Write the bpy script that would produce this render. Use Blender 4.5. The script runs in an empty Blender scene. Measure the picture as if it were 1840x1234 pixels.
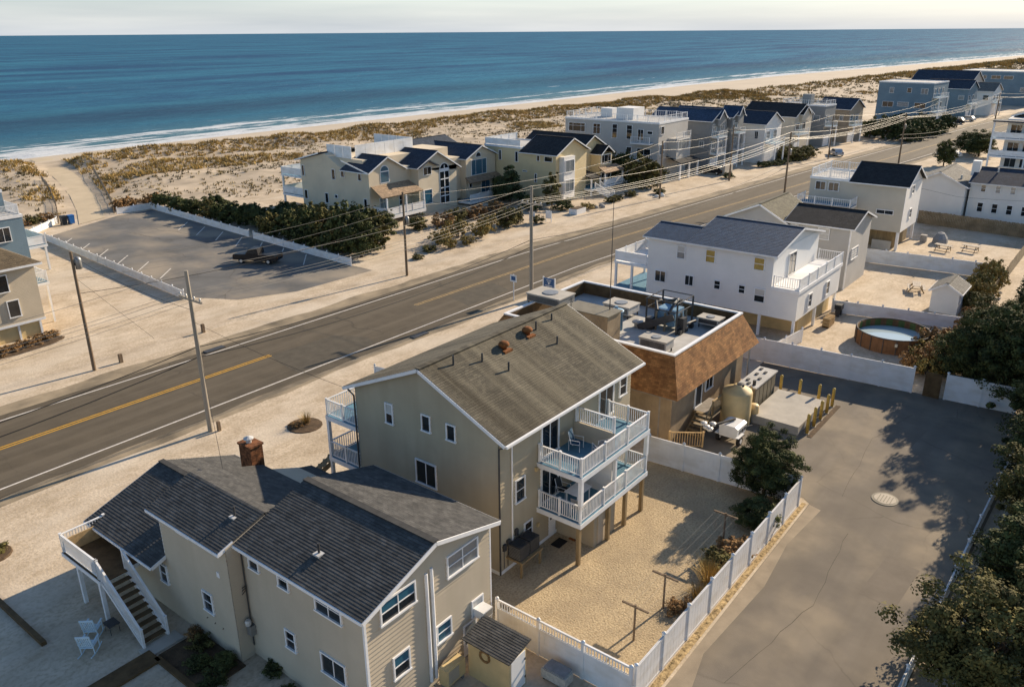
import bpy, math, random
from mathutils import Vector, Matrix, noise
random.seed(7)
D = bpy.data
SC = bpy.context.scene
COL = SC.collection
R = math.radians

# ---------------------------------------------------------------- camera
cam = D.cameras.new('camera')
cam.sensor_fit = 'HORIZONTAL'; cam.sensor_width = 36.0; cam.lens = 28.6875
cam.clip_start = 0.5; cam.clip_end = 80000
co = D.objects.new('camera', cam); COL.objects.link(co)
co.matrix_world = Matrix(((0.6160361, 0.2849793, -0.7343611, 0.0),
                          (-0.7876873, 0.2146448, -0.5774741, 0.0),
                          (-0.0069414, 0.9341918, 0.3567035, 25.0),
                          (0, 0, 0, 1)))
SC.camera = co
# ---------------------------------------------------------------- world, sun, exposure
SUN_DIR = Vector((1.0, -0.15, 0.45)).normalized()      # towards the sun
SUN_EL = math.asin(SUN_DIR.z)
W = D.worlds.new('World'); SC.world = W; W.use_nodes = True
nt = W.node_tree; nt.nodes.clear()
sky = nt.nodes.new('ShaderNodeTexSky'); sky.sky_type = 'NISHITA'; sky.sun_disc = False
sky.sun_elevation = SUN_EL
sky.sun_rotation = math.atan2(SUN_DIR.x, SUN_DIR.y)
sky.air_density = 1.0; sky.dust_density = 0.3; sky.ozone_density = 3.0; sky.altitude = 10
bg = nt.nodes.new('ShaderNodeBackground'); bg.inputs[1].default_value = 0.09
wo = nt.nodes.new('ShaderNodeOutputWorld')
# pale bank of haze and thin cloud low over the whole horizon, open sky above
tcw = nt.nodes.new('ShaderNodeTexCoord'); sxw = nt.nodes.new('ShaderNodeSeparateXYZ'); nt.links.new(tcw.outputs['Generated'], sxw.inputs[0])
rpw = nt.nodes.new('ShaderNodeValToRGB'); rpw.color_ramp.elements[0].position = 0.0; rpw.color_ramp.elements[0].color = (.94, .94, .94, 1)
rpw.color_ramp.elements[1].position = 0.10; rpw.color_ramp.elements[1].color = (0, 0, 0, 1)
nt.links.new(sxw.outputs[2], rpw.inputs[0])
mpw = nt.nodes.new('ShaderNodeMapping'); mpw.inputs['Scale'].default_value = (2, 2, 30); nt.links.new(tcw.outputs['Generated'], mpw.inputs[0])
nzw = nt.nodes.new('ShaderNodeTexNoise'); nzw.inputs['Scale'].default_value = 1.4; nzw.inputs['Detail'].default_value = 5; nt.links.new(mpw.outputs[0], nzw.inputs['Vector'])
ccw = nt.nodes.new('ShaderNodeValToRGB'); ccw.color_ramp.elements[0].position = .35; ccw.color_ramp.elements[1].position = .7
ccw.color_ramp.elements[0].color = (3.5, 3.9, 4.45, 1); ccw.color_ramp.elements[1].color = (5.0, 5.2, 5.4, 1)
nt.links.new(nzw.outputs[0], ccw.inputs[0])
mxw = nt.nodes.new('ShaderNodeMixRGB'); nt.links.new(rpw.outputs[0], mxw.inputs[0]); nt.links.new(sky.outputs[0], mxw.inputs[1]); nt.links.new(ccw.outputs[0], mxw.inputs[2])
nt.links.new(mxw.outputs[0], bg.inputs[0]); nt.links.new(bg.outputs[0], wo.inputs[0])
sl = D.lights.new('sun', 'SUN'); sl.energy = 4.9; sl.angle = R(0.55); sl.color = (1.0, 0.83, 0.62)
so = D.objects.new('sun', sl); COL.objects.link(so)
so.rotation_euler = SUN_DIR.to_track_quat('Z', 'Y').to_euler(); so.location = (60, -20, 60)
SC.view_settings.view_transform = 'Standard'; SC.view_settings.look = 'None'
SC.view_settings.exposure = 0.78; SC.view_settings.gamma = 1.0
SC.cycles.max_bounces = 6; SC.cycles.diffuse_bounces = 3; SC.cycles.glossy_bounces = 3
SC.cycles.transparent_max_bounces = 6; SC.cycles.caustics_reflective = False; SC.cycles.caustics_refractive = False

# ---------------------------------------------------------------- materials
MATS = {}
def mat(name, col, rough=0.8, var=0.10, sc=1.5, bump=0.0, bsc=40.0, pat=None, per=0.12, bdist=0.02, spec=0.25, metal=0.0, col2=None, stretch=None, pcol=0.0):
    m = D.materials.new(name); m.use_nodes = True; n = m.node_tree; L = n.links
    b = n.nodes['Principled BSDF']
    b.inputs['Roughness'].default_value = rough; b.inputs['Metallic'].default_value = metal
    b.inputs['Specular IOR Level'].default_value = spec
    geo = n.nodes.new('ShaderNodeNewGeometry')
    pos = geo.outputs['Position']
    mp = n.nodes.new('ShaderNodeMapping'); L.new(pos, mp.inputs[0])
    if stretch: mp.inputs['Scale'].default_value = stretch
    nz = n.nodes.new('ShaderNodeTexNoise'); nz.inputs['Scale'].default_value = sc; nz.inputs['Detail'].default_value = 6; nz.inputs['Roughness'].default_value = 0.6
    L.new(mp.outputs[0], nz.inputs['Vector'])
    rp = n.nodes.new('ShaderNodeValToRGB')
    c1 = tuple(max(0, c * (1 - var * 1.6)) for c in col); c2 = tuple(min(1, c * (1 + var * 1.6)) for c in (col2 or col))
    rp.color_ramp.elements[0].position = 0.3; rp.color_ramp.elements[1].position = 0.7
    rp.color_ramp.elements[0].color = (*c1, 1); rp.color_ramp.elements[1].color = (*c2, 1)
    L.new(nz.outputs[0], rp.inputs[0]); cout = rp.outputs[0]
    h = None
    if bump:
        nb = n.nodes.new('ShaderNodeTexNoise'); nb.inputs['Scale'].default_value = bsc; nb.inputs['Detail'].default_value = 4
        L.new(pos, nb.inputs['Vector']); h = nb.outputs[0]
    if pat in ('siding', 'vert'):
        sx = n.nodes.new('ShaderNodeSeparateXYZ'); L.new(pos, sx.inputs[0])
        if pat == 'siding': v = sx.outputs[2]
        else:
            ad = n.nodes.new('ShaderNodeMath'); ad.operation = 'ADD'; L.new(sx.outputs[0], ad.inputs[0]); L.new(sx.outputs[1], ad.inputs[1]); v = ad.outputs[0]
        dv = n.nodes.new('ShaderNodeMath'); dv.operation = 'DIVIDE'; L.new(v, dv.inputs[0]); dv.inputs[1].default_value = per
        fr = n.nodes.new('ShaderNodeMath'); fr.operation = 'FRACT'; L.new(dv.outputs[0], fr.inputs[0])
        if pat == 'siding':
            h2 = n.nodes.new('ShaderNodeMath'); h2.operation = 'SUBTRACT'; h2.inputs[0].default_value = 1.0; L.new(fr.outputs[0], h2.inputs[1]); hh = h2.outputs[0]
        else:
            h2 = n.nodes.new('ShaderNodeMath'); h2.operation = 'GREATER_THAN'; L.new(fr.outputs[0], h2.inputs[0]); h2.inputs[1].default_value = 0.12; hh = h2.outputs[0]
        bp = n.nodes.new('ShaderNodeBump'); bp.inputs['Distance'].default_value = 0.018; bp.inputs['Strength'].default_value = 0.8
        L.new(hh, bp.inputs['Height']); L.new(bp.outputs[0], b.inputs['Normal'])
        if h is not None:
            bp2 = n.nodes.new('ShaderNodeBump'); bp2.inputs['Distance'].default_value = 0.01; bp2.inputs['Strength'].default_value = bump
            L.new(h, bp2.inputs['Height']); L.new(bp2.outputs[0], bp.inputs['Normal'])
    elif pat in ('shingle', 'brick'):
        uv = n.nodes.new('ShaderNodeUVMap')
        bt = n.nodes.new('ShaderNodeTexBrick'); L.new(uv.outputs[0], bt.inputs['Vector'])
        bt.inputs['Scale'].default_value = 1.0
        bt.inputs['Brick Width'].default_value = 0.30 if pat == 'shingle' else 0.21
        bt.inputs['Row Height'].default_value = per
        bt.inputs['Mortar Size'].default_value = 0.008; bt.inputs['Mortar Smooth'].default_value = 0.3; bt.inputs['Bias'].default_value = 0.0
        bt.inputs['Color1'].default_value = (0.62, 0.62, 0.62, 1); bt.inputs['Color2'].default_value = (1.25, 1.22, 1.18, 1)
        bt.inputs['Mortar'].default_value = (0.45, 0.45, 0.45, 1)
        mx = n.nodes.new('ShaderNodeMixRGB'); mx.blend_type = 'MULTIPLY'; mx.inputs[0].default_value = pcol or 0.7
        L.new(cout, mx.inputs[1]); L.new(bt.outputs[0], mx.inputs[2]); cout = mx.outputs[0]
        bp = n.nodes.new('ShaderNodeBump'); bp.inputs['Distance'].default_value = 0.02; bp.inputs['Strength'].default_value = 0.6
        L.new(bt.outputs['Fac'], bp.inputs['Height']); bp.invert = True
        L.new(bp.outputs[0], b.inputs['Normal'])
    elif h is not None:
        bp = n.nodes.new('ShaderNodeBump'); bp.inputs['Distance'].default_value = bdist; bp.inputs['Strength'].default_value = bump
        L.new(h, bp.inputs['Height']); L.new(bp.outputs[0], b.inputs['Normal'])
    L.new(cout, b.inputs['Base Color'])
    MATS[name] = m
    return m
def add_streak(name, col, amt, scale):      # long stains running along X, Y or down a slope
    m = MATS[name]; n = m.node_tree; L = n.links; b = n.nodes['Principled BSDF']
    src = b.inputs['Base Color'].links[0].from_socket
    geo = n.nodes.new('ShaderNodeNewGeometry'); mp = n.nodes.new('ShaderNodeMapping'); mp.inputs['Scale'].default_value = scale
    L.new(geo.outputs['Position'], mp.inputs[0])
    nz = n.nodes.new('ShaderNodeTexNoise'); nz.inputs['Scale'].default_value = 1.0; nz.inputs['Detail'].default_value = 4; L.new(mp.outputs[0], nz.inputs['Vector'])
    rp = n.nodes.new('ShaderNodeValToRGB'); rp.color_ramp.elements[0].position = 0.45; rp.color_ramp.elements[1].position = 0.68
    rp.color_ramp.elements[0].color = (0, 0, 0, 1); rp.color_ramp.elements[1].color = (amt, amt, amt, 1)
    L.new(nz.outputs[0], rp.inputs[0])
    mx = n.nodes.new('ShaderNodeMixRGB'); L.new(rp.outputs[0], mx.inputs[0]); L.new(src, mx.inputs[1]); mx.inputs[2].default_value = (*col, 1)
    L.new(mx.outputs[0], b.inputs['Base Color'])

mat('sand', (0.50, 0.40, 0.28), 0.95, 0.11, 0.35, 0.6, 7, bdist=.035, col2=(0.56, 0.465, 0.345))
add_streak('sand', (0.36, 0.28, 0.18), 0.5, (0.9, 1.6, 1))
add_streak('sand', (0.30, 0.23, 0.15), 0.55, (5, 5, 5))
add_streak('sand', (0.60, 0.52, 0.41), 0.6, (.12, .3, 1))
mat('beach_sand', (0.50, 0.42, 0.315), 0.95, 0.05, 0.05, 0.3, 2)
mat('dune_sand', (0.44, 0.36, 0.26), 0.95, 0.18, 0.22, 0.6, 3)
mat('path_sand', (0.50, 0.41, 0.28), 0.95, 0.06, 0.3, 0.4, 6)
mat('gravel_yard', (0.43, 0.34, 0.22), 0.95, 0.12, 0.5, 0.9, 11, bdist=.05, col2=(0.46, 0.36, 0.22))
add_streak('gravel_yard', (0.27, 0.2, 0.11), 0.8, (9, 9, 9))
mat('asphalt_road', (0.098, 0.080, 0.055), 0.9, 0.10, 0.6, 0.35, 60)
add_streak('asphalt_road', (0.135, 0.112, 0.08), 0.8, (0.03, 0.9, 1))
mat('asphalt_patch', (0.088, 0.076, 0.056), 0.9, 0.12, 1.2, 0.3, 60)
mat('asphalt_patch_light', (0.168, 0.142, 0.11), 0.9, 0.10, 0.6, 0.3, 40)
mat('drift', (0.30, 0.245, 0.175), 0.95, 0.12, 0.8, 0.3, 40)
mat('shoulder', (0.20, 0.165, 0.115), 0.95, 0.2, 0.35, 0.4, 30, col2=(0.28, 0.225, 0.15))
mat('asphalt_drive', (0.185, 0.158, 0.123), 0.9, 0.10, 0.28, 0.3, 40)
add_streak('asphalt_drive', (0.155, 0.132, 0.10), 0.8, (0.06, 0.8, 1))
mat('asphalt_lot', (0.128, 0.126, 0.120), 0.9, 0.14, 0.25, 0.3, 30)
add_streak('asphalt_lot', (0.34, 0.285, 0.21), 0.75, (0.16, 0.11, 1))
def add_cracks(name, col, amt, scale, width=.012, warp=1.5):
    m = MATS[name]; n = m.node_tree; L = n.links; b = n.nodes['Principled BSDF']; src = b.inputs['Base Color'].links[0].from_socket
    geo = n.nodes.new('ShaderNodeNewGeometry'); nz = n.nodes.new('ShaderNodeTexNoise'); nz.inputs['Scale'].default_value = .5; nz.inputs['Detail'].default_value = 5; L.new(geo.outputs['Position'], nz.inputs['Vector'])
    ad = n.nodes.new('ShaderNodeMixRGB'); ad.blend_type = 'ADD'; ad.inputs[0].default_value = warp; L.new(geo.outputs['Position'], ad.inputs[1]); L.new(nz.outputs['Color'], ad.inputs[2])
    vo = n.nodes.new('ShaderNodeTexVoronoi'); vo.feature = 'DISTANCE_TO_EDGE'; vo.inputs['Scale'].default_value = scale; L.new(ad.outputs[0], vo.inputs['Vector'])
    rp = n.nodes.new('ShaderNodeValToRGB'); rp.color_ramp.elements[0].position = 0; rp.color_ramp.elements[0].color = (amt, amt, amt, 1); rp.color_ramp.elements[1].position = width; rp.color_ramp.elements[1].color = (0, 0, 0, 1); L.new(vo.outputs['Distance'], rp.inputs[0])
    n2 = n.nodes.new('ShaderNodeTexNoise'); n2.inputs['Scale'].default_value = .12; L.new(geo.outputs['Position'], n2.inputs['Vector'])
    r2 = n.nodes.new('ShaderNodeValToRGB'); r2.color_ramp.elements[0].position = .42; r2.color_ramp.elements[1].position = .6; L.new(n2.outputs[0], r2.inputs[0])
    ml = n.nodes.new('ShaderNodeMixRGB'); ml.blend_type = 'MULTIPLY'; ml.inputs[0].default_value = 1; L.new(rp.outputs[0], ml.inputs[1]); L.new(r2.outputs[0], ml.inputs[2])
    mx = n.nodes.new('ShaderNodeMixRGB'); L.new(ml.outputs[0], mx.inputs[0]); L.new(src, mx.inputs[1]); mx.inputs[2].default_value = (*col, 1); L.new(mx.outputs[0], b.inputs['Base Color'])
add_cracks('asphalt_drive', (.09, .078, .06), .7, .16, .009); add_cracks('asphalt_road', (.05, .043, .032), .7, .12, .008); add_cracks('asphalt_lot', (.08, .07, .06), .7, .12, .01)
add_streak('asphalt_drive', (.30, .245, .17), .7, (.22, .3, 1)); add_streak('asphalt_drive', (.13, .112, .09), .6, (.5, .35, 1))
mat('paint_yellow', (0.55, 0.30, 0.03), 0.7, 0.15, 3)
mat('paint_yellow_worn', (0.36, 0.25, 0.11), 0.8, 0.25, 2)
mat('paint_white', (0.62, 0.58, 0.52), 0.7, 0.12, 3)
mat('vinyl_white', (0.80, 0.80, 0.79), 0.45, 0.04, 1.0, spec=0.4)
add_streak('vinyl_white', (0.60, 0.56, 0.48), .45, (.9, .9, 2.2))
mat('trim_white', (0.78, 0.78, 0.77), 0.5, 0.05, 2.0)
mat('deck_grey_shade_tint', (0.12, 0.25, 0.34), 0.8, 0.1, 3, pat='vert', per=0.14)  # grey deck boards; the blue cast of sky-lit shade is put into the colour
mat('siding_tan', (0.50, 0.425, 0.315), 0.75, 0.05, 0.6, pat='siding', per=0.125)
mat('siding_olive', (0.42, 0.355, 0.245), 0.75, 0.05, 0.6, pat='siding', per=0.125)
mat('board_tan', (0.50, 0.425, 0.315), 0.7, 0.05, 0.5)
add_streak('board_tan', (0.44, 0.375, 0.27), .5, (1.2, 1.2, .15))
mat('board_olive', (0.42, 0.355, 0.245), 0.7, 0.05, 0.5)
add_streak('board_olive', (0.36, 0.30, 0.20), .5, (1.2, 1.2, .15))
mat('siding_cream', (0.66, 0.56, 0.41), 0.75, 0.05, 0.4, pat='siding', per=0.16)
mat('siding_yellow', (0.68, 0.55, 0.32), 0.75, 0.05, 0.4, pat='siding', per=0.16)
mat('siding_white', (0.76, 0.74, 0.70), 0.6, 0.04, 0.4, pat='siding', per=0.16)
mat('siding_white_vert', (0.78, 0.77, 0.74), 0.6, 0.04, 0.4, pat='vert', per=0.42)
mat('siding_grey', (0.44, 0.425, 0.395), 0.75, 0.05, 0.4, pat='siding', per=0.16)
mat('siding_darkgrey', (0.24, 0.25, 0.25), 0.75, 0.05, 0.4, pat='siding', per=0.16)
mat('siding_stone', (0.52, 0.475, 0.39), 0.75, 0.05, 0.4, pat='siding', per=0.16)
mat('siding_blue', (0.155, 0.225, 0.275), 0.75, 0.06, 0.4, pat='siding', per=0.2)
mat('siding_brown', (0.32, 0.265, 0.20), 0.8, 0.08, 0.4, pat='siding', per=0.2)
mat('roof_dark', (0.086, 0.085, 0.081), 0.9, 0.18, 2.2, pat='shingle', per=0.145)
mat('roof_weathered', (0.108, 0.097, 0.072), 0.92, 0.14, 0.9, pat='shingle', per=0.145)
add_streak('roof_weathered', (0.048, 0.040, 0.026), 0.9, (1.1, 0.09, 0.09))
add_streak('roof_weathered', (0.21, 0.185, 0.13), 0.6, (1.3, 0.05, 0.05))
mat('roof_slate', (0.035, 0.05, 0.075), 0.8, 0.12, 1.2, pat='shingle', per=0.2)
mat('roof_blue', (0.03, 0.058, 0.105), 0.6, 0.1, 1.2, pat='shingle', per=0.25)
mat('roof_black', (0.03, 0.031, 0.033), 0.85, 0.14, 1.2, pat='shingle', per=0.2)
mat('roof_brown', (0.13, 0.10, 0.062), 0.9, 0.14, 1.2, pat='shingle', per=0.16)
mat('roof_grey', (0.16, 0.155, 0.14), 0.9, 0.12, 1.2, pat='shingle', per=0.18)
mat('roof_olive', (0.15, 0.14, 0.10), 0.9, 0.1, 1.2, pat='shingle', per=0.18)
mat('roof_rust', (0.235, 0.108, 0.040), 0.9, 0.16, 1.1, pat='shingle', per=0.17, col2=(0.30, 0.155, 0.060), pcol=0.85)
mat('roof_terracotta', (0.33, 0.24, 0.16), 0.85, 0.15, 2, pat='shingle', per=0.2)
mat('membrane', (0.42, 0.41, 0.385), 0.8, 0.14, 0.7, 0.2, 10)
mat('wood_post', (0.26, 0.19, 0.10), 0.9, 0.18, 3.0, 0.4, 30, stretch=(1, 1, 0.15))
mat('wood_pole', (0.20, 0.145, 0.095), 0.95, 0.2, 2.0, 0.5, 20, stretch=(3, 3, 0.1))
mat('wood_pole_grey', (0.33, 0.29, 0.23), 0.95, 0.15, 2.0, 0.5, 20, stretch=(3, 3, 0.1))
mat('wood_new', (0.46, 0.32, 0.16), 0.85, 0.14, 3.0, 0.3, 30)
mat('wood_fence', (0.235, 0.185, 0.115), 0.9, 0.2, 1.0, 0.4, 20, pat='vert', per=0.14)
mat('wood_dark', (0.12, 0.075, 0.035), 0.9, 0.2, 2.0, 0.4, 20)
mat('wood_grey', (0.28, 0.25, 0.215), 0.9, 0.15, 2, 0.3, 20, pat='vert', per=0.2)
mat('wood_wall', (0.31, 0.235, 0.15), 0.9, 0.14, 0.8, 0.3, 20, pat='vert', per=0.25)
mat('brick_chimney', (0.21, 0.085, 0.036), 0.9, 0.5, 5.0, pat='brick', per=0.075, pcol=0.9)
mat('concrete', (0.42, 0.39, 0.335), 0.9, 0.09, 0.9, 0.3, 20)
mat('mulch', (0.09, 0.06, 0.035), 0.95, 0.3, 2, 1.0, 20)
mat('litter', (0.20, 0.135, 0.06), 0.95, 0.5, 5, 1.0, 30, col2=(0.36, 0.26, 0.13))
mat('stone_grey', (0.33, 0.31, 0.28), 0.9, 0.2, 3, 0.5, 20)
mat('metal_grey', (0.30, 0.30, 0.29), 0.5, 0.1, 2, metal=0.6)
mat('metal_light', (0.55, 0.54, 0.51), 0.5, 0.1, 2, metal=0.2)
mat('metal_dark', (0.07, 0.07, 0.07), 0.55, 0.15, 2, metal=0.3)
mat('metal_tan', (0.36, 0.31, 0.235), 0.6, 0.08, 2)
mat('metal_olive', (0.20, 0.175, 0.125), 0.6, 0.1, 2)
mat('rust', (0.20, 0.075, 0.022), 0.9, 0.3, 6)
mat('paint_bollard', (0.56, 0.38, 0.09), 0.6, 0.12, 3)
mat('paint_blue', (0.03, 0.10, 0.24), 0.45, 0.06, 2, spec=0.5)
mat('paint_lightblue', (0.17, 0.30, 0.42), 0.55, 0.06, 2)
mat('paint_black', (0.012, 0.012, 0.014), 0.45, 0.05, 2, spec=0.3)
mat('paint_silver', (0.42, 0.44, 0.46), 0.35, 0.04, 2, spec=0.5, metal=0.3)
mat('paint_carwhite', (0.72, 0.72, 0.70), 0.35, 0.03, 2, spec=0.5)
mat('paint_white_shade_tint', (0.58, 0.70, 0.76), 0.5, 0.05, 2)  # white chair paint, with the blue of the shade painted in
mat('rubber', (0.02, 0.02, 0.02), 0.9, 0.1, 4)
mat('plastic_cream', (0.58, 0.44, 0.22), 0.55, 0.08, 1.2, spec=0.4)
mat('plastic_dark', (0.03, 0.035, 0.04), 0.6, 0.1, 3)
mat('plastic_blue', (0.02, 0.12, 0.36), 0.5, 0.08, 3)
mat('wicker', (0.45, 0.42, 0.36), 0.9, 0.15, 9)
mat('wood_table', (0.46, 0.40, 0.32), 0.85, 0.14, 3)
mat('pool_water', (0.40, 0.50, 0.53), 0.08, 0.03, 1.0, 0.1, 4, spec=0.5)
mat('pool_liner', (0.10, 0.13, 0.04), 0.8, 0.15, 2)
mat('pool_wall', (0.20, 0.10, 0.045), 0.75, 0.18, 2, pat='vert', per=0.2)
mat('hull', (0.5, 0.3, 0.1), 0.5, 0.1, 2)
mat('dial', (0.6, 0.55, 0.42), 0.6, 0.05, 2)
mat('grass_gold', (0.30, 0.20, 0.065), 0.95, 0.3, 0.6, col2=(0.42, 0.29, 0.10))
mat('grass_olive', (0.20, 0.15, 0.065), 0.95, 0.3, 0.4, col2=(0.29, 0.22, 0.095))
mat('grass_dark', (0.12, 0.098, 0.05), 0.95, 0.3, 0.4)
mat('leaf_cedar', (0.032, 0.045, 0.016), 0.9, 0.45, 1.3, col2=(0.075, 0.082, 0.025))
mat('leaf_olive', (0.050, 0.054, 0.016), 0.9, 0.5, 1.3, col2=(0.115, 0.10, 0.03))
mat('leaf_pine', (0.028, 0.045, 0.022), 0.9, 0.4, 1.3, col2=(0.05, 0.065, 0.025))
mat('leaf_yellow', (0.17, 0.13, 0.04), 0.9, 0.35, 1.3, col2=(0.27, 0.20, 0.06))
mat('leaf_brown', (0.16, 0.09, 0.035), 0.9, 0.35, 1.3, col2=(0.26, 0.15, 0.06))
mat('bark', (0.10, 0.07, 0.045), 0.95, 0.3, 6, 0.6, 30)
mat('wire_black', (0.02, 0.02, 0.02), 0.7, 0.0, 1)
mat('wire_alu', (0.20, 0.195, 0.18), 0.5, 0.0, 1, metal=0.3)
mat('shell', (0.7, 0.68, 0.62), 0.8, 0.2, 9)
mat('fabric_grey', (0.23, 0.24, 0.25), 0.9, 0.1, 5)
mat('fabric_blue', (0.035, 0.085, 0.14), 0.8, 0.1, 5)
mat('board_yellow', (0.42, 0.29, 0.08), 0.7, 0.12, 4)
mat('blind', (0.52, 0.50, 0.46), 0.7, 0.06, 3)
def glassmat(name, col, rough=0.06, spec=0.8):
    m = D.materials.new(name); m.use_nodes = True; n = m.node_tree; b = n.nodes['Principled BSDF']
    b.inputs['Base Color'].default_value = (*col, 1); b.inputs['Roughness'].default_value = rough; b.inputs['Specular IOR Level'].default_value = spec
    geo = n.nodes.new('ShaderNodeNewGeometry'); nz = n.nodes.new('ShaderNodeTexNoise'); nz.inputs['Scale'].default_value = 1.3
    n.links.new(geo.outputs['Position'], nz.inputs['Vector'])
    bp = n.nodes.new('ShaderNodeBump'); bp.inputs['Distance'].default_value = 0.03; bp.inputs['Strength'].default_value = 0.25
    n.links.new(nz.outputs[0], bp.inputs['Height']); n.links.new(bp.outputs[0], b.inputs['Normal'])
    MATS[name] = m
glassmat('glass', (0.012, 0.016, 0.02))
glassmat('glass_blue', (0.03, 0.11, 0.17))
glassmat('glass_pale', (0.16, 0.19, 0.21), 0.12)

# ---------------------------------------------------------------- mesh helpers
def wloc(o):
    v = Vector((0, 0, 0))
    while o is not None:
        v += o.location; o = o.parent
    return v
class MB:
    def __init__(s): s.v = []; s.f = []; s.uv = {}
    def poly(s, pts, uv=None):
        i = len(s.v); s.v += [tuple(p) for p in pts]; s.f.append(tuple(range(i, i + len(pts))))
        if uv: s.uv[len(s.f) - 1] = uv
        return s
    def box(s, x0, y0, z0, x1, y1, z1):
        if x0 > x1: x0, x1 = x1, x0
        if y0 > y1: y0, y1 = y1, y0
        if z0 > z1: z0, z1 = z1, z0
        i = len(s.v)
        s.v += [(x0, y0, z0), (x1, y0, z0), (x1, y1, z0), (x0, y1, z0), (x0, y0, z1), (x1, y0, z1), (x1, y1, z1), (x0, y1, z1)]
        for f in ((0, 3, 2, 1), (4, 5, 6, 7), (0, 1, 5, 4), (1, 2, 6, 5), (2, 3, 7, 6), (3, 0, 4, 7)): s.f.append(tuple(i + k for k in f))
        # planar uv for brick / shingle patterns
        n = len(s.f)
        def q(a): return s.v[i + a]
        for k, f in enumerate(((0, 3, 2, 1), (4, 5, 6, 7), (0, 1, 5, 4), (1, 2, 6, 5), (2, 3, 7, 6), (3, 0, 4, 7))):
            if k < 2: s.uv[n - 6 + k] = [(q(a)[0], q(a)[1]) for a in f]
            else: s.uv[n - 6 + k] = [(q(a)[0] + q(a)[1], q(a)[2]) for a in f]
        return s
    def bar(s, p0, p1, w, h, up=(0, 0, 1)):
        p0 = Vector(p0); p1 = Vector(p1); d = (p1 - p0).normalized(); u = Vector(up)
        if abs(d.dot(u)) > 0.99: u = Vector((1, 0, 0))
        r = d.cross(u).normalized(); u = r.cross(d).normalized(); r *= w / 2; u *= h / 2
        i = len(s.v)
        for p in (p0, p1): s.v += [tuple(p - r - u), tuple(p + r - u), tuple(p + r + u), tuple(p - r + u)]
        for f in ((0, 1, 2, 3), (7, 6, 5, 4), (0, 4, 5, 1), (1, 5, 6, 2), (2, 6, 7, 3), (3, 7, 4, 0)): s.f.append(tuple(i + k for k in f))
        return s
    def tube(s, pts, r, n=6, r1=None, cap=True):
        pts = [Vector(p) for p in pts]; rings = []
        for k, p in enumerate(pts):
            d = (pts[min(k + 1, len(pts) - 1)] - pts[max(k - 1, 0)]).normalized()
            a = Vector((0, 0, 1)) if abs(d.z) < 0.9 else Vector((1, 0, 0))
            u = d.cross(a).normalized(); w = d.cross(u).normalized()
            rr = r if r1 is None else r + (r1 - r) * k / max(1, len(pts) - 1)
            i = len(s.v); rings.append(i)
            for j in range(n):
                t = 2 * math.pi * j / n; s.v.append(tuple(p + u * math.cos(t) * rr + w * math.sin(t) * rr))
        for a, b in zip(rings, rings[1:]):
            for j in range(n): s.f.append((a + j, a + (j + 1) % n, b + (j + 1) % n, b + j))
        if cap:
            s.f.append(tuple(rings[0] + j for j in reversed(range(n)))); s.f.append(tuple(rings[-1] + j for j in range(n)))
        return s
    def lathe(s, c, prof, n=16, sx=1, sy=1):
        rings = []
        for r, z in prof:
            i = len(s.v); rings.append(i)
            for j in range(n):
                t = 2 * math.pi * j / n; s.v.append((c[0] + r * sx * math.cos(t), c[1] + r * sy * math.sin(t), c[2] + z))
        for a, b in zip(rings, rings[1:]):
            for j in range(n): s.f.append((a + j, a + (j + 1) % n, b + (j + 1) % n, b + j))
        s.f.append(tuple(rings[0] + j for j in reversed(range(n)))); s.f.append(tuple(rings[-1] + j for j in range(n)))
        return s
    def extrude(s, pts, axis, a, b):
        """pts: 2D outline in the plane normal to axis ('x': (y,z), 'y': (x,z), 'z': (x,y))"""
        def P(p, t):
            return (t, p[0], p[1]) if axis == 'x' else (p[0], t, p[1]) if axis == 'y' else (p[0], p[1], t)
        i = len(s.v); n = len(pts)
        s.v += [P(p, a) for p in pts] + [P(p, b) for p in pts]
        s.f.append(tuple(range(i, i + n))); s.f.append(tuple(range(i + 2 * n - 1, i + n - 1, -1)))
        for k in range(n): s.f.append((i + k, i + n + k, i + n + (k + 1) % n, i + (k + 1) % n))
        return s
    def slope(s, A, B, C, Dd, N, step=0.012, th=0.14):
        """roof slope, A-B eave, C-D ridge (A below D, B below C); N courses with a small step each"""
        A, B, C, Dd = map(Vector, (A, B, C, Dd))
        nrm = (B - A).cross(Dd - A).normalized()
        if nrm.z < 0: nrm = -nrm
        ln = max((B - A).length, (C - Dd).length); sl_ = (Dd - A).length
        u = (B - A).normalized()
        for k in range(N):
            t0, t1 = k / N, (k + 1) / N
            p = [A.lerp(Dd, t0), B.lerp(C, t0), B.lerp(C, t1), A.lerp(Dd, t1)]
            q = [p[0] + nrm * step, p[1] + nrm * step, p[2], p[3]]
            uv = [((x - A).dot(u), sl_ * t) for x, t in zip(p, (t0, t0, t1, t1))]
            s.poly(q, uv); s.poly([p[0], p[1], q[1], q[0]], [uv[0], uv[1], uv[1], uv[0]])
        d = nrm * -th
        s.poly([Dd + d, C + d, B + d, A + d]); s.poly([A, A + d, B + d, B]); s.poly([B, B + d, C + d, C]); s.poly([Dd, Dd + d, A + d, A]); s.poly([C, C + d, Dd + d, Dd])
        return s
    def mesh(s, name, m, off=(0, 0, 0), smooth=False):
        me = D.meshes.new(name)
        me.from_pydata([(v[0] - off[0], v[1] - off[1], v[2] - off[2]) for v in s.v], [], s.f)
        if s.uv:
            ul = me.uv_layers.new(name='UVMap')
            for fi, uv in s.uv.items():
                for li, c in zip(me.polygons[fi].loop_indices, uv): ul.data[li].uv = c
        me.materials.append(MATS[m] if isinstance(m, str) else m)
        if smooth:
            for p in me.polygons: p.use_smooth = True
        me.update(); return me
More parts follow.
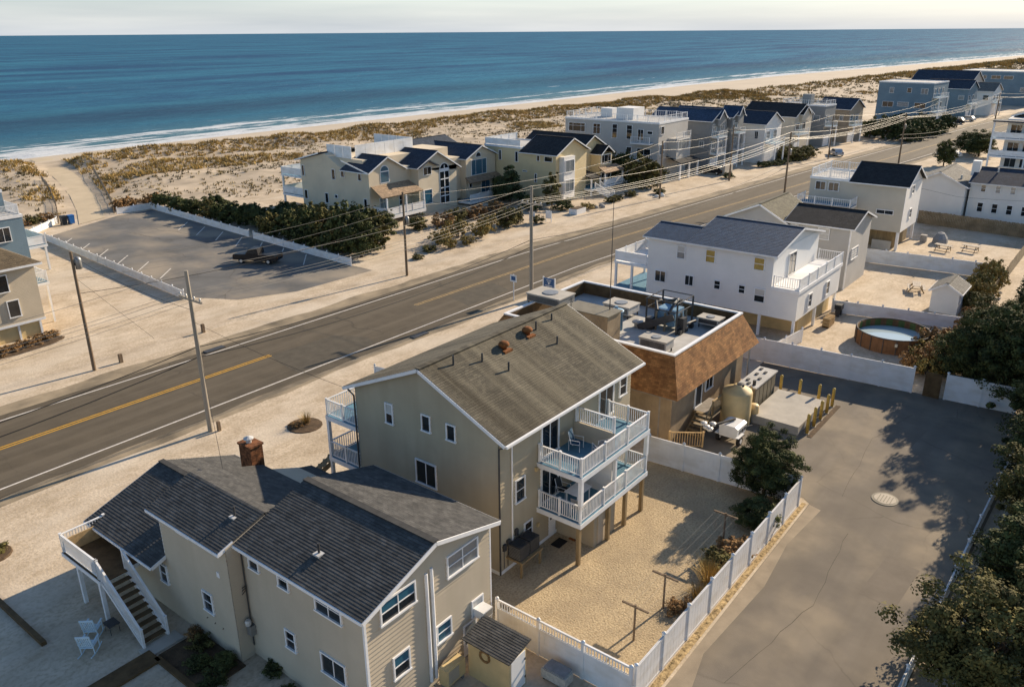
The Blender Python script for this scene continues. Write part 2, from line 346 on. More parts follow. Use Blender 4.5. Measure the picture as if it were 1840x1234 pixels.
    def build(s, name, m, parent=None, smooth=False, kind=None):
        off = wloc(parent) if parent else (0, 0, 0)
        o = D.objects.new(name, s.mesh(name, m, off, smooth)); COL.objects.link(o)
        if parent: o.parent = parent
        if kind: o['kind'] = kind
        return o
def tag(o, label, cat, group=None, kind=None):
    o['label'] = label; o['category'] = cat
    if group: o['group'] = group
    if kind: o['kind'] = kind
    return o
def thing(name, label, cat, loc=(0, 0, 0), group=None, rz=0.0):
    o = D.objects.new(name, None); COL.objects.link(o); o.location = loc; o.rotation_euler = (0, 0, rz); o.empty_display_size = 0.3
    return tag(o, label, cat, group)
def single(name, mb, m, label, cat, group=None, smooth=False, base=None):
    """a top-level thing that is one mesh, its origin at its base"""
    if base is None:
        xs = [v[0] for v in mb.v]; ys = [v[1] for v in mb.v]; zs = [v[2] for v in mb.v]
        base = ((min(xs) + max(xs)) / 2, (min(ys) + max(ys)) / 2, min(zs))
    o = D.objects.new(name, mb.mesh(name, m, base, smooth)); COL.objects.link(o); o.location = base
    return tag(o, label, cat, group)
def child(name, me, parent, wl, rz=0.0, scale=None):
    """child sharing a mesh, placed at world location wl (unrotated parents)"""
    o = D.objects.new(name, me); COL.objects.link(o); o.parent = parent; o.location = Vector(wl) - wloc(parent)
    if rz: o.rotation_euler = (0, 0, rz)
    if scale: o.scale = scale
    return o
def copy_tree(o, parent=None):
    c = o.copy(); COL.objects.link(c); c.parent = parent
    for ch in list(o.children): copy_tree(ch, c)
    return c
def struct(name, mb, m, parent=None, smooth=False):
    o = mb.build(name, m, parent, smooth)
    if parent is None: o['kind'] = 'structure'
    return o
# ---------------------------------------------------------------- building parts
BALMESH = {}
POSTS = set()
def balmesh(h, m, w=0.035):
    k = (round(h, 3), m, w)
    if k not in BALMESH: BALMESH[k] = MB().box(-w / 2, -w / 2, 0, w / 2, w / 2, h).mesh('baluster', m)
    return BALMESH[k]
def railing(parent, p0, p1, h=0.95, m='vinyl_white', sp=0.13, posts=2.2, fine=True, solid=False, name='railing'):
    p0 = Vector(p0); p1 = Vector(p1); L = (p1 - p0).length; hd = (p1 - p0); dirn = hd.normalized()
    b = MB(); up = Vector((0, 0, 1))
    g_ = dirn * .051; b.bar(p0 + g_ + up * h, p1 - g_ + up * h, 0.09, 0.05); b.bar(p0 + g_ + up * 0.1, p1 - g_ + up * 0.1, 0.05, 0.05)
    n = max(1, round(L / posts))
    for k in range(n + 1):
        q = p0 + hd * (k / n); key = (parent.name, round(q.x, 1), round(q.y, 1), round(q.z, 1))
        if key in POSTS: continue
        POSTS.add(key); b.box(q.x - .05, q.y - .05, q.z, q.x + .05, q.y + .05, q.z + h + 0.06)
        b.box(q.x - .065, q.y - .065, q.z + h + 0.06, q.x + .065, q.y + .065, q.z + h + 0.085)
    nb = max(1, int(L / sp))
    if solid:
        b.bar(p0 + up * (h / 2 + .05), p1 + up * (h / 2 + .05), 0.03, h - 0.14)
    elif not fine:
        for k in range(1, nb):
            q = p0 + hd * (k / nb); b.box(q.x - .017, q.y - .017, q.z + .125, q.x + .017, q.y + .017, q.z + h - .025)
    o = b.build(name, m, parent)
    if fine and not solid:
        me = balmesh(h - 0.15, m)
        for k in range(1, nb):
            q = p0 + hd * (k / nb)
            child('baluster', me, o, (q.x, q.y, q.z + 0.125))
    return o
def win(parent, axis, c, u0, u1, z0, z1, style='dh', out=-1, pane='glass', frame='trim_white', fw=0.07, name='window', dp=0.10):
    """window or glazed door on wall plane axis=c looking to out; u is the other horizontal axis"""
    if u0 > u1: u0, u1 = u1, u0
    def bx(b, a0, a1, h0, h1, d0, d1):
        e0, e1 = c + out * d0, c + out * d1
        if axis == 'x': b.box(e0, a0, h0, e1, a1, h1)
        else: b.box(a0, e0, h0, a1, e1, h1)
    b = MB()
    bx(b, u0, u1, z1 - fw, z1, 0, dp); bx(b, u0 - .03, u1 + .03, z0, z0 + fw, 0, dp + .03)
    bx(b, u0, u0 + fw, z0 + fw, z1 - fw, 0, dp); bx(b, u1 - fw, u1, z0 + fw, z1 - fw, 0, dp)
    iu0, iu1, iz0, iz1 = u0 + fw, u1 - fw, z0 + fw, z1 - fw
    mw = fw * 0.6; dm = dp * 0.72
    um = (iu0 + iu1) / 2; zm = (iz0 + iz1) / 2
    vs, hs = [], []
    if style == 'dh': hs = [zm]
    elif style == 'sl': vs = [um]
    elif style == 'dh2': vs = [um]; hs = [zm]
    elif style == 'tr3': vs = [iu0 + (iu1 - iu0) * .28, iu0 + (iu1 - iu0) * .72]
    elif style == 'tr3t': vs = [iu0 + (iu1 - iu0) * .25, iu0 + (iu1 - iu0) * .75]; hs = [iz0 + (iz1 - iz0) * .68]
    elif style == 'tr2t': vs = [um]; hs = [iz0 + (iz1 - iz0) * .66]
    elif style == 'tr1t': hs = [iz0 + (iz1 - iz0) * .7]
    elif style == 'g24': vs = [um]; hs = [iz0 + (iz1 - iz0) * t for t in (.26, .5, .74)]
    for v in vs: bx(b, v - mw / 2, v + mw / 2, iz0, iz1, 0, dm)
    for hz in hs:
        cuts = [iu0] + [q for v in vs for q in (v - mw / 2, v + mw / 2)] + [iu1]
        for a, e in zip(cuts[0::2], cuts[1::2]): bx(b, a, e, hz - mw / 2, hz + mw / 2, 0, dm)
    o = b.build(name, frame, parent)
    if isinstance(pane, str):
        g = MB(); bx(g, iu0, iu1, iz0, iz1, 0, 0.052); g.build('pane', pane, o)
    else:                                   # (upper, lower)
        g = MB(); bx(g, iu0, iu1, zm, iz1, 0, 0.052); g.build('pane', pane[0], o)
        g = MB(); bx(g, iu0, iu1, iz0, zm, 0, 0.052); g.build('pane', pane[1], o)
    return o
def gwalls(parent, axis, a0, a1, l0, l1, z0, za, zb, r, zr, m, name='wall'):
    """gabled body: across a0..a1, along l0..l1; wall tops za (a0 side), zb (a1 side), ridge r,zr"""
    return MB().extrude([(a0, z0), (a1, z0), (a1, zb - .03), (r, zr - .03), (a0, za - .03)], axis, l0, l1).build(name, m, parent)
def groof(parent, axis, a0, a1, l0, l1, za, zb, r, zr, m, N=24, trim='trim_white', name='roof', th=0.13, ends=2):
    """gable roof; a0,a1 eave positions with heights za,zb; ridge at r,zr; along l0..l1"""
    def P(a, l, z): return (l, a, z) if axis == 'x' else (a, l, z)
    b = MB()
    b.slope(P(a0, l0, za), P(a0, l1, za), P(r, l1, zr), P(r, l0, zr), N, th=th)
    b.slope(P(a1, l1, zb), P(a1, l0, zb), P(r, l0, zr), P(r, l1, zr), N, th=th)
    o = b.build(name, m, parent)
    c = MB(); c.bar(P(r, l0 - .01, zr + .02), P(r, l1 + .01, zr + .02), 0.3, 0.035); c.build('ridge_cap', m, o)
    t = MB()
    for l, s in ((l0, -1), (l1, 1))[:ends]:
        ll = l + s * 0.022
        for a, z in ((a0, za), (a1, zb)):
            t.bar(P(a, ll, z - .10), P(r, ll, zr - .10), 0.04, 0.17)
    for a, z, s in ((a0, za, -1 if a0 < a1 else 1), (a1, zb, 1 if a0 < a1 else -1)):
        t.bar(P(a + s * .03, l0, z - .09), P(a + s * .03, l1, z - .09), 0.05, 0.13)
    t.build('fascia', trim, parent)
    return o
def laps(parent, axis, c, out, z0, z1, uf, m, per=.2):
    """overlapping clapboards on wall plane axis=c; uf(z) gives the board ends"""
    b = MB(); k = 0
    while z0 + k * per < z1:
        za, zc = z0 + k * per, min(z1, z0 + (k + 1) * per); k += 1
        (a0, a1), (c0, c1) = uf(za), uf(zc)
        if a1 - a0 < .05: continue
        P = (lambda u, z, d: (c + out * d, u, z)) if axis == 'x' else (lambda u, z, d: (u, c + out * d, z))
        b.poly([P(a0, za, .042), P(a1, za, .042), P(c1, zc, .006), P(c0, zc, .006)]); b.poly([P(a0, za, .004), P(a1, za, .004), P(a1, za, .042), P(a0, za, .042)])
    return b.build('clapboards', m, parent, kind='stuff')
def gable_uf(a0, a1, za, zb, r, zr):
    def f(z):
        l = a0 if z <= za else a0 + (r - a0) * (z - za) / (zr - za); h = a1 if z <= zb else a1 + (r - a1) * (z - zb) / (zr - zb); return (l, h)
    return f
def deck(parent, x0, y0, x1, y1, z, th=0.28, m='trim_white', floor='deck_grey_shade_tint', name='deck'):
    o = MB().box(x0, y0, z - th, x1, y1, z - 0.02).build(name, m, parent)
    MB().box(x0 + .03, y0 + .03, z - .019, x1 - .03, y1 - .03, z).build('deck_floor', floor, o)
    return o
def post(parent, x, y, z0, z1, w=0.14, m='trim_white', name='post'):
    return MB().box(x - w / 2, y - w / 2, z0, x + w / 2, y + w / 2, z1).build(name, m, parent)
def flatroof(parent, x0, y0, x1, y1, z, m='membrane', trim='trim_white'):
    o = MB().box(x0 + .1, y0 + .1, z, x1 - .1, y1 - .1, z + .06).build('roof', m, parent)
    b = MB(); h = .22
    b.box(x0 - .06, y0 - .06, z - .1, x1 + .06, y0 + .1, z + h); b.box(x0 - .06, y1 - .1, z - .1, x1 + .06, y1 + .06, z + h)
    b.box(x0 - .06, y0 + .1, z - .1, x0 + .1, y1 - .1, z + h); b.box(x1 - .1, y0 + .1, z - .1, x1 + .06, y1 - .1, z + h)
    b.build('parapet_cap', trim, parent); return o
def stairs(parent, p0, p1, width, n, m='wood_post', side=None, name='stairs'):
    """p0 foot, p1 top (ends); width across; treads are children"""
    p0 = Vector(p0); p1 = Vector(p1); d = p1 - p0; hd = Vector((d.x, d.y, 0)).normalized(); cr = Vector((-hd.y, hd.x, 0))
    b = MB()
    for s in (-1, 1): b.bar(p0 + cr * s * width / 2 + Vector((0, 0, .08)), p1 + cr * s * width / 2 - Vector((0, 0, .12)), 0.05, 0.26)
    o = b.build(name, side or m, parent)
    for k in range(n):
        q = p0 + d * ((k + .6) / n); q.z = p0.z + d.z * (k + 1) / n
        t = MB().bar(q - cr * (width / 2 - .03), q + cr * (width / 2 - .03), 0.27, 0.045); t.build('tread', m, o)
    return o

# ================================================================ SETTING
def interp(x, T):
    if x <= T[0][0]: return T[0][1]
    for (a, b), (c, d) in zip(T, T[1:]):
        if x <= c: return b + (d - b) * (x - a) / (c - a)
    return T[-1][1]
DUNE = [(-100, 186), (68, 184), (128, 174), (230, 166), (294, 155), (358, 142), (494, 131), (800, 103), (1600, 20), (4000, -300)]
SHORE = [(-100, 200), (140, 202), (266, 198), (400, 196), (520, 190), (700, 168), (1000, 131), (1600, 45), (4000, -270)]
def sstep(a, b, x):
    t = max(0., min(1., (x - a) / (b - a))); return t * t * (3 - 2 * t)
PATH = [(54, 119), (58, 128), (63.5, 142), (69.5, 160), (73, 172), (77, 186), (80, 196)]
def pathdist(x, y):
    best = 99
    for (a, b), (c, d) in zip(PATH, PATH[1:]):
        t = max(0, min(1, ((x - a) * (c - a) + (y - b) * (d - b)) / ((c - a) ** 2 + (d - b) ** 2)))
        best = min(best, math.hypot(x - a - t * (c - a), y - b - t * (d - b)))
    return best
def gz(x, y):
    dl, sh = interp(x, DUNE), interp(x, SHORE)
    back = dl - min(62, 62 * 1.0)
    if y < back: return 0.0
    if y < dl:
        t = (y - back) / (dl - back)
        n = noise.noise((x * .07, y * .09, 3.1)) * .8 + noise.noise((x * .22, y * .25, 7.7)) * .4
        z = sstep(0, .25, t) * (0.55 + n) + 1.5 * math.exp(-((t - .86) / .12) ** 2) * (1 + .5 * noise.noise((x * .05, 2, 1)))
        pd = pathdist(x, y); z *= sstep(2.2, 6.5, pd) * .93 + .07
        return z * sstep(0, .12, 1 - t) + .35 * sstep(.85, 1, t)
    t = (y - dl) / max(4, sh - dl)
    return .35 - 1.35 * t if t < 1 else -1.0 - 1.2 * (t - 1)
SEA = -1.0
def frange(a, b, s):
    r = []; x = a
    while x < b - 1e-6: r.append(x); x += s
    return r
xs = [-3000, -600, -160] + frange(-60, 340, 2.5) + frange(340, 760, 12) + frange(760, 1700, 60) + [2400, 4000]
# ground: one sheet from far inland to under the sea
g = MB()
def row(x):
    dl, sh = interp(x, DUNE), interp(x, SHORE)
    ys = [-3000, -600, -120, 0, 60] + [dl - 62 + k * (62 / 26) for k in range(27)] + [dl + (sh - dl) * t for t in (.12, .3, .5, .7, .85, 1, 1.3, 1.8, 2.6)]
    return [(x, y, gz(x, y)) for y in ys]
rows = [row(x) for x in xs]
nr = len(rows[0])
for r in rows: g.v += r
for i in range(len(rows) - 1):
    for j in range(nr - 1): g.f.append((i * nr + j, (i + 1) * nr + j, (i + 1) * nr + j + 1, i * nr + j + 1))
ground = struct('ground', g, 'sand', smooth=True)
ground.data.materials.append(MATS['dune_sand']); ground.data.materials.append(MATS['beach_sand'])
for k, p in enumerate(ground.data.polygons):
    j = k % (nr - 1)
    p.material_index = 1 if 5 <= j < 31 else 2 if j >= 31 else 0
# ocean
o_ = MB(); oxs = [-60000, -20000, -6000, -2000, -600, -200] + frange(-60, 500, 5) + frange(500, 1700, 50) + [2500, 4000, 8000, 20000, 60000]
offs = [-8, -4, -2, 0, 1.5, 3, 4.5, 6, 8, 10, 12, 14, 17, 20, 23, 26, 30, 34, 38, 43, 48, 55, 65, 80, 120, 300, 900, 3000, 12000, 60000]
sds = []
for x in oxs:
    sh = interp(max(-100, min(4000, x)), SHORE)
    for k in offs:
        a = noise.noise((x * .02, k * .02, 5)) * 6
        w = 0.
        for cpos, amp in ((7, .35), (19, .45), (33, .35)):
            d = k - cpos - a * (cpos / 20); w += amp * math.exp(-(d / 1.9) ** 2) * (0.5 + 0.7 * noise.noise((x * .03, cpos, 2)))
        o_.v.append((x, sh + k, SEA + (w if 2 < k < 60 and -60 <= x < 500 else 0))); sds.append(k)
nn = len(offs)
for i in range(len(oxs) - 1):
    for j in range(nn - 1): o_.f.append((i * nn + j, (i + 1) * nn + j, (i + 1) * nn + j + 1, i * nn + j + 1))
wm = D.materials.new('sea_water'); wm.use_nodes = True; n = wm.node_tree; Lk = n.links; b = n.nodes['Principled BSDF']
b.inputs['Roughness'].default_value = 0.25; b.inputs['IOR'].default_value = 1.33; b.inputs['Specular IOR Level'].default_value = 0.22
geo = n.nodes.new('ShaderNodeNewGeometry'); at = n.nodes.new('ShaderNodeAttribute'); at.attribute_name = 'shore_dist'
def nmap(scale): 
    mp = n.nodes.new('ShaderNodeMapping'); mp.inputs['Scale'].default_value = scale; Lk.new(geo.outputs['Position'], mp.inputs[0]); return mp.outputs[0]
def nnoise(scale, detail=5, rough=.6):
    z = n.nodes.new('ShaderNodeTexNoise'); z.inputs['Scale'].default_value = 1; z.inputs['Detail'].default_value = detail; z.inputs['Roughness'].default_value = rough; Lk.new(nmap(scale), z.inputs['Vector']); return z.outputs[0]
def nmath(op, a, bb, clamp=False):
    z = n.nodes.new('ShaderNodeMath'); z.operation = op; z.use_clamp = clamp
    for k, q in enumerate((a, bb)):
        if isinstance(q, (int, float)): z.inputs[k].default_value = q
        else: Lk.new(q, z.inputs[k])
    return z.outputs[0]
def nramp(v, stops):
    z = n.nodes.new('ShaderNodeValToRGB'); e = z.color_ramp.elements
    while len(e) < len(stops): e.new(.5)
    for q, (p_, c) in zip(e, stops): q.position = p_; q.color = (*c, 1)
    Lk.new(v, z.inputs[0]); return z.outputs[0]
deep = nramp(nmath('ADD', nmath('MULTIPLY', nnoise((.004, .02, 1), 4), .62), nmath('MULTIPLY', nnoise((.045, .22, 1), 6, .7), .38)), [(.41, (.001, .045, .115)), (.585, (.020, .15, .23))])
shal = nramp(nmath('DIVIDE', at.outputs['Fac'], 90.0, True), [(0, (.14, .19, .18)), (.12, (.07, .165, .19)), (.55, (.02, .13, .19)), (1, (0.0, 0.0, 0.0))])
depth = n.nodes.new('ShaderNodeMixRGB'); Lk.new(nramp(nmath('DIVIDE', at.outputs['Fac'], 140.0, True), [(0, (0, 0, 0)), (1, (1, 1, 1))]), depth.inputs[0]); Lk.new(shal, depth.inputs[1]); Lk.new(deep, depth.inputs[2])
fo = nmath('ADD', nnoise((.05, .35, 1), 8, .7), nmath('MULTIPLY', nnoise((.012, .05, 1), 2), .5))
edge = nramp(nmath('DIVIDE', at.outputs['Fac'], 60.0, True), [(0, (.6, .6, .6)), (.05, (.42, .42, .42)), (.11, (.18, .18, .18)), (.14, (.33, .33, .33)), (.2, (.14, .14, .14)), (.30, (.16, .16, .16)), (.36, (.29, .29, .29)), (.46, (.1, .1, .1)), (1, (0, 0, 0))])
foam = nramp(nmath('ADD', fo, edge), [(.96, (0, 0, 0)), (1.0, (1, 1, 1))])
fm = n.nodes.new('ShaderNodeMath'); fm.operation = 'MULTIPLY'; fm.inputs[1].default_value = .85; Lk.new(foam, fm.inputs[0])
mx = n.nodes.new('ShaderNodeMixRGB'); Lk.new(fm.outputs[0], mx.inputs[0]); Lk.new(depth.outputs[0], mx.inputs[1]); mx.inputs[2].default_value = (.72, .73, .72, 1)
df = n.nodes.new('ShaderNodeBsdfDiffuse'); gl = n.nodes.new('ShaderNodeBsdfGlossy'); gl.inputs['Roughness'].default_value = .38
ms = n.nodes.new('ShaderNodeMixShader'); ms.inputs[0].default_value = .15; Lk.new(mx.outputs[0], df.inputs[0]); Lk.new(df.outputs[0], ms.inputs[1]); Lk.new(gl.outputs[0], ms.inputs[2])
Lk.new(ms.outputs[0], n.nodes['Material Output'].inputs[0])
bp = n.nodes.new('ShaderNodeBump'); bp.inputs['Distance'].default_value = 1.0; bp.inputs['Strength'].default_value = .9
Lk.new(nmath('ADD', nnoise((.10, .30, 1), 7, .65), nmath('MULTIPLY', nnoise((.02, .07, 1), 3), 2.0)), bp.inputs['Height']); Lk.new(bp.outputs[0], df.inputs['Normal']); Lk.new(bp.outputs[0], gl.inputs['Normal'])
ocean = struct('ocean', o_, wm, smooth=True)
ocean.data.attributes.new('shore_dist', 'FLOAT', 'POINT').data.foreach_set('value', [float(s) for s in sds])

def strip(left, right, z):
    s = MB()
    for (a, b2), (c, d) in zip(zip(left, right), zip(left[1:], right[1:])):
        s.poly([(a[0], a[1], z), (c[0], c[1], z), (d[0], d[1], z), (b2[0], b2[1], z)])
    return s
def centre(x): return interp(x, [(-400, 56.5), (-60, 56.2), (16, 55.2), (60, 54.4), (82, 53.8), (94, 52.8), (134, 48.8), (174, 45.2), (247, 38), (420, 17), (800, -35), (2000, -200)])
def nearl(x): return interp(x, [(-400, 50), (14, 49.7), (76, 49.6), (103, 47.6), (175, 40.8), (247, 33.5), (420, 12.5), (800, -39.5), (2000, -204)])
def farl(x): return interp(x, [(-400, 60.6), (18, 59.6), (35, 59.1), (78, 58.1), (99, 56.3), (155, 52), (200, 47.8), (260, 42), (420, 21.5), (800, -30.5), (2000, -195)])
RX = [-400, -60, -20] + frange(0, 280, 5) + [280, 320, 370, 420, 600, 800, 1400, 2000]
def off(f, d): return [(x, f(x) + d) for x in RX]
# shoulders: ragged, sandy edges
def rag(f, d, s): return [(x, f(x) + d + .45 * noise.noise((x * .21, s, 0)) + .25 * noise.noise((x * .9, s, 4))) for x in [q for i in range(len(RX) - 1) for q in ([RX[i], RX[i] + (RX[i + 1] - RX[i]) * .33, RX[i] + (RX[i + 1] - RX[i]) * .66] if RX[i] >= 0 and RX[i] < 280 else [RX[i]])]]
sh1 = rag(nearl, -2.0, 1.5); sh2 = rag(farl, 2.6, 8.5)
struct('road_shoulder', strip(sh1, [(q[0], farl(q[0]) + 2.6 + .5 * noise.noise((q[0] * .2, 9, 0)) + .3 * noise.noise((q[0] * .9, 5, 4))) for q in sh1], 0.006), 'shoulder')
road = struct('road', strip(rag(nearl, -1.1, 3.0), [(q[0], farl(q[0]) + .9 + .15 * noise.noise((q[0] * .5, 9, 2))) for q in rag(nearl, 0, 0)], 0.012), 'asphalt_road')
struct('edge_line', strip(off(nearl, -.07), off(nearl, .07), 0.018), 'paint_white', road)
struct('edge_line', strip(off(farl, -.07), off(farl, .07), 0.018), 'paint_white', road)
for d in (-.15, .15):
    for a, c in ((-400, 37.2), (54, 2000)):
        X = [x for x in RX if a < x < c]; X = ([a] if a > -400 else []) + X + ([c] if c < 2000 else [])
        struct('centre_line', strip([(x, centre(x) + d - .065) for x in X], [(x, centre(x) + d + .065) for x in X], 0.018), 'paint_yellow' if a < 0 else 'paint_yellow_worn', road)
struct('tar_patch', MB().poly([(36.2, 49.85, .016), (44.4, 49.95, .016), (45.0, 51.6, .016), (43.6, 54.3, .016), (37.2, 54.8, .016), (36.5, 52.3, .016)]), 'asphalt_patch', road)
struct('tar_patch', MB().poly([(57, 50.2, .016), (63.5, 50.3, .016), (64.5, 53.4, .016), (58, 53.6, .016)]), 'asphalt_patch', road)
# parking lot across the road
lotp = [(42.2, 74.6), (44.5, 70.2), (50, 67.6), (60.2, 67.2), (60.2, 70.5), (61.5, 92), (63.5, 119.6), (58, 119.6), (46.5, 114.5), (44.9, 112), (43.9, 93.7)]
lot = struct('parking_lot', MB().poly([(x, y, .008) for x, y in lotp]), 'asphalt_lot')
for k in range(8):
    y = 83.5 + k * 4.85 if k < 6 else 0
    if y: struct('stall_line', MB().bar((43.9 + k * .13, y, .014), (46.9 + k * .05, y + 2.9, .014), .12, .002), 'paint_white', lot)
for k in range(7):
    y = 79.0 + k * 4.7
    struct('stall_line', MB().bar((57.0 + k * .2, y - 3.6, .014), (60.3 + k * .25, y, .014), .12, .002), 'paint_white', lot)
struct('beach_path', strip([(x - 2.3, y - .8) for x, y in PATH], [(x + 2.3, y + .8) for x, y in PATH], .02), 'path_sand')
pth = D.objects['beach_path']
for v in pth.data.vertices: v.co.z = gz(v.co.x, v.co.y) + .05
# driveway of the utility building and gravel yard of the main house
dr = [(10, 11.2), (24.4, 11.3), (41.6, 11.45), (42.0, 11.9), (42.6, 21.4), (60.2, 21.7), (61.3, 10.7), (61.7, 3.0), (51, 3.1), (38, 3.35), (28, 3.6), (10, 3.9)]
drv = struct('driveway', MB().poly([(x, y, .01) for x, y in dr]), 'asphalt_drive')
def tarline(pts, w=.022):
    b = MB(); rn = random.Random(len(pts) * 7 + int(pts[0][0])); P = []
    for (a, c), (d, e) in zip(pts, pts[1:]):
        for k in range(8): P.append((a + (d - a) * k / 8 + rn.uniform(-.07, .07), c + (e - c) * k / 8 + rn.uniform(-.07, .07)))
    for p, q in zip(P, P[1:]): b.bar((*p, .0135), (*q, .0135), w * rn.uniform(.6, 1.3), .001)
    struct('crack_seal', b, 'asphalt_patch', drv)
for L_ in ([(26, 9.5), (33, 8.3), (41, 8.9)], [(43.5, 10.2), (52, 10.9), (58, 9.6)], [(56.5, 12), (57.4, 16.5), (56.4, 20)]): tarline(L_)
struct('tar_patch', MB().poly([(52.2, 8.6, .0132), (55.6, 8.3, .0132), (55.8, 10.4, .0132), (52.3, 10.8, .0132)]), 'asphalt_patch_light', drv)
struct('tar_patch', MB().poly([(35.0, 5.2, .0132), (38.8, 5.0, .0132), (39.1, 6.6, .0132), (35.2, 6.9, .0132)]), 'asphalt_patch_light', drv)
struct('sand_drift', MB().poly([(24, 10.2, .0125), (27, 10.9, .0125), (33, 10.6, .0125), (37, 11.0, .0125), (41.3, 10.7, .0125), (41.5, 11.4, .0125), (24, 11.3, .0125)]), 'drift', drv)
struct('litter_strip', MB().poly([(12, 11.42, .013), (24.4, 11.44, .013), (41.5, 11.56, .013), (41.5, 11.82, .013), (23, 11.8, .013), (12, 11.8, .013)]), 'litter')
struct('yard', MB().poly([(22.75, 12.0, .007), (41.3, 12.0, .007), (40.55, 21.0, .007), (38, 24, .007), (38, 33, .007), (24, 33, .007), (22.75, 22, .007)]), 'gravel_yard')

# ================================================================ MAIN HOUSE (tan duplex with rear decks)
XA, XB, YA, YB = 25.9, 37.9, 21.2, 30.95
mh = thing('duplex_house', 'tan clapboard house with weathered brown roof and white double rear decks', 'house', (32, 26, 0))
gwalls(mh, 'x', YA, YB, XA, XB, 0, 7.75, 7.75, 25.95, 9.85, 'siding_olive')
rf = groof(mh, 'x', YA - .62, YB + .62, XA - .3, XB + .3, 7.50, 7.50, 25.95, 9.92, 'roof_weathered', 38)
MB().box(XA - .03, YA - .03, 0, XA - .001, YB + .03, .22).box(XA, YA - .03, 0, XB, YA - .001, .22).build('skirt_board', 'trim_white', mh)
for x, y, h in ((27.53, 25.34, .5), (29.15, 24.85, .45), (29.93, 23.76, .48), (34.2, 25.2, .5), (35.9, 25.35, .4), (34.4, 23.9, .45)):
    z = 7.5 + (y - 20.58) * .4507
    MB().tube([(x, y, z - .05), (x, y, z + h)], .05, 8).build('vent_pipe', 'metal_dark', rf)
for x, y in ((31.1, 25.0), (33.4, 25.2)):
    z = 7.5 + (y - 20.58) * .4507
    v = MB().lathe((x, y, z - .1), [(.16, 0), (.16, .24), (.28, .26), (.3, .36), (.24, .46), (.1, .52)], 14).build('turbine_vent', 'rust', rf, True)
    MB().box(x - .32, y - .35, z - .16, x + .32, y + .3, z - .03).build('flashing', 'rust', v)
for x, y in ((XA - .08, YA - .08), (XA - .08, YB + .05)):
    t = MB().tube([(x, y + (-.45 if y < 25 else .45), 7.3), (x, y, 7.05), (x, y, .1)], .05, 6)
    t.build('downspout', 'metal_dark', mh)
MB().tube([(XA + .9, YA - .07, 7.3), (XA + .9, YA - .07, 1.0)], .045, 6).build('downspout', 'trim_white', mh)
MB().box(XA - .3, YA - .76, 7.36, XB + .3, YA - .66, 7.48).build('gutter', 'trim_white', mh)
laps(mh, 'x', XA, -1, .23, 9.78, gable_uf(YA, YB, 7.72, 7.72, 25.95, 9.82), 'board_olive')
laps(mh, 'y', YA, -1, .23, 7.4, lambda z: (XA, XB), 'board_olive')
# gable-end windows (facing the camera side)
win(mh, 'x', XA, 28.08, 28.66, 6.15, 7.34, 'dh', pane=('blind', 'glass'))
win(mh, 'x', XA, 25.45, 26.08, 6.5, 7.44, 'fix')
win(mh, 'x', XA, 23.8, 24.42, 6.5, 7.42, 'fix')
win(mh, 'x', XA, 25.2, 26.65, 3.4, 4.78, 'sl')
# rear wall: windows and sliders
win(mh, 'y', YA, 27.05, 27.85, 3.5, 4.8, 'dh')
win(mh, 'y', YA, 27.75, 28.45, 1.05, 2.05, 'dh')
win(mh, 'y', YA, 29.15, 30.7, 5.03, 7.05, 'sl', name='sliding_door', fw=.1)
win(mh, 'y', YA, 29.15, 30.7, 2.43, 4.5, 'sl', name='sliding_door', fw=.1)
win(mh, 'y', YA, 34.45, 36.0, 5.03, 7.05, 'sl', name='sliding_door', fw=.1)
win(mh, 'y', YA, 34.45, 36.0, 2.43, 4.5, 'sl', name='sliding_door', fw=.1)
win(mh, 'y', YA, 36.6, 37.4, 5.7, 6.9, 'dh')
dd = MB().box(29.9, YA - .06, .1, 30.5, YA, 2.0).build('door', 'trim_white', mh)
MB().box(30.0, YA - .075, 1.1, 30.25, YA - .06, 1.8).build('pane', 'glass', dd)
for x, z in ((28.75, 4.6), (29.0, 2.25), (28.9, 1.3)): MB().box(x - .07, YA - .14, z, x + .07, YA, z + .2).build('wall_lamp', 'plastic_cream', mh)
# rear decks
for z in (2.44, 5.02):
    deck(mh, 28.85, 18.5, 35.5, YA - .002, z, floor='deck_grey_shade_tint')
    railing(mh, (28.95, 18.6, z), (28.95, YA - .12, z), .95, posts=1.35)
    railing(mh, (28.95, 18.6, z), (35.4, 18.6, z), .95, posts=2.15)
    railing(mh, (35.4, 18.6, z), (35.4, YA - .12, z), .95, posts=1.35)
post(mh, 28.98, 18.62, 3.46, 4.74, .2); post(mh, 32.2, 18.66, 2.44, 4.74, .16); post(mh, 35.38, 18.62, 3.46, 4.74, .2)
for x in (28.95, 31.7, 35.2): post(mh, x, 18.66, 0, 2.16, .19, 'wood_post')
post(mh, 33.4, 18.66, 0, 2.16, .19, 'wood_post')
MB().box(32.15, 18.75, 5.02, 32.25, YA - .002, 6.0).build('divider_wall', 'siding_tan', mh)
railing(mh, (32.2, 18.8, 5.98), (32.2, YA - .1, 5.98), .85, posts=2.4)
MB().box(32.13, 18.8, 2.44, 32.21, YA - .002, 4.7).build('divider_wall', 'siding_white', mh)
# storage room below the deck
MB().box(30.65, 18.85, 0, 32.7, YA - .002, 2.12).build('storage_room', 'siding_olive', mh)
dd = MB().box(31.0, 18.8, .05, 31.85, 18.85, 2.0).build('door', 'siding_tan', mh)
MB().box(31.75, 18.76, .95, 31.8, 18.8, 1.1).build('handle', 'metal_dark', dd)
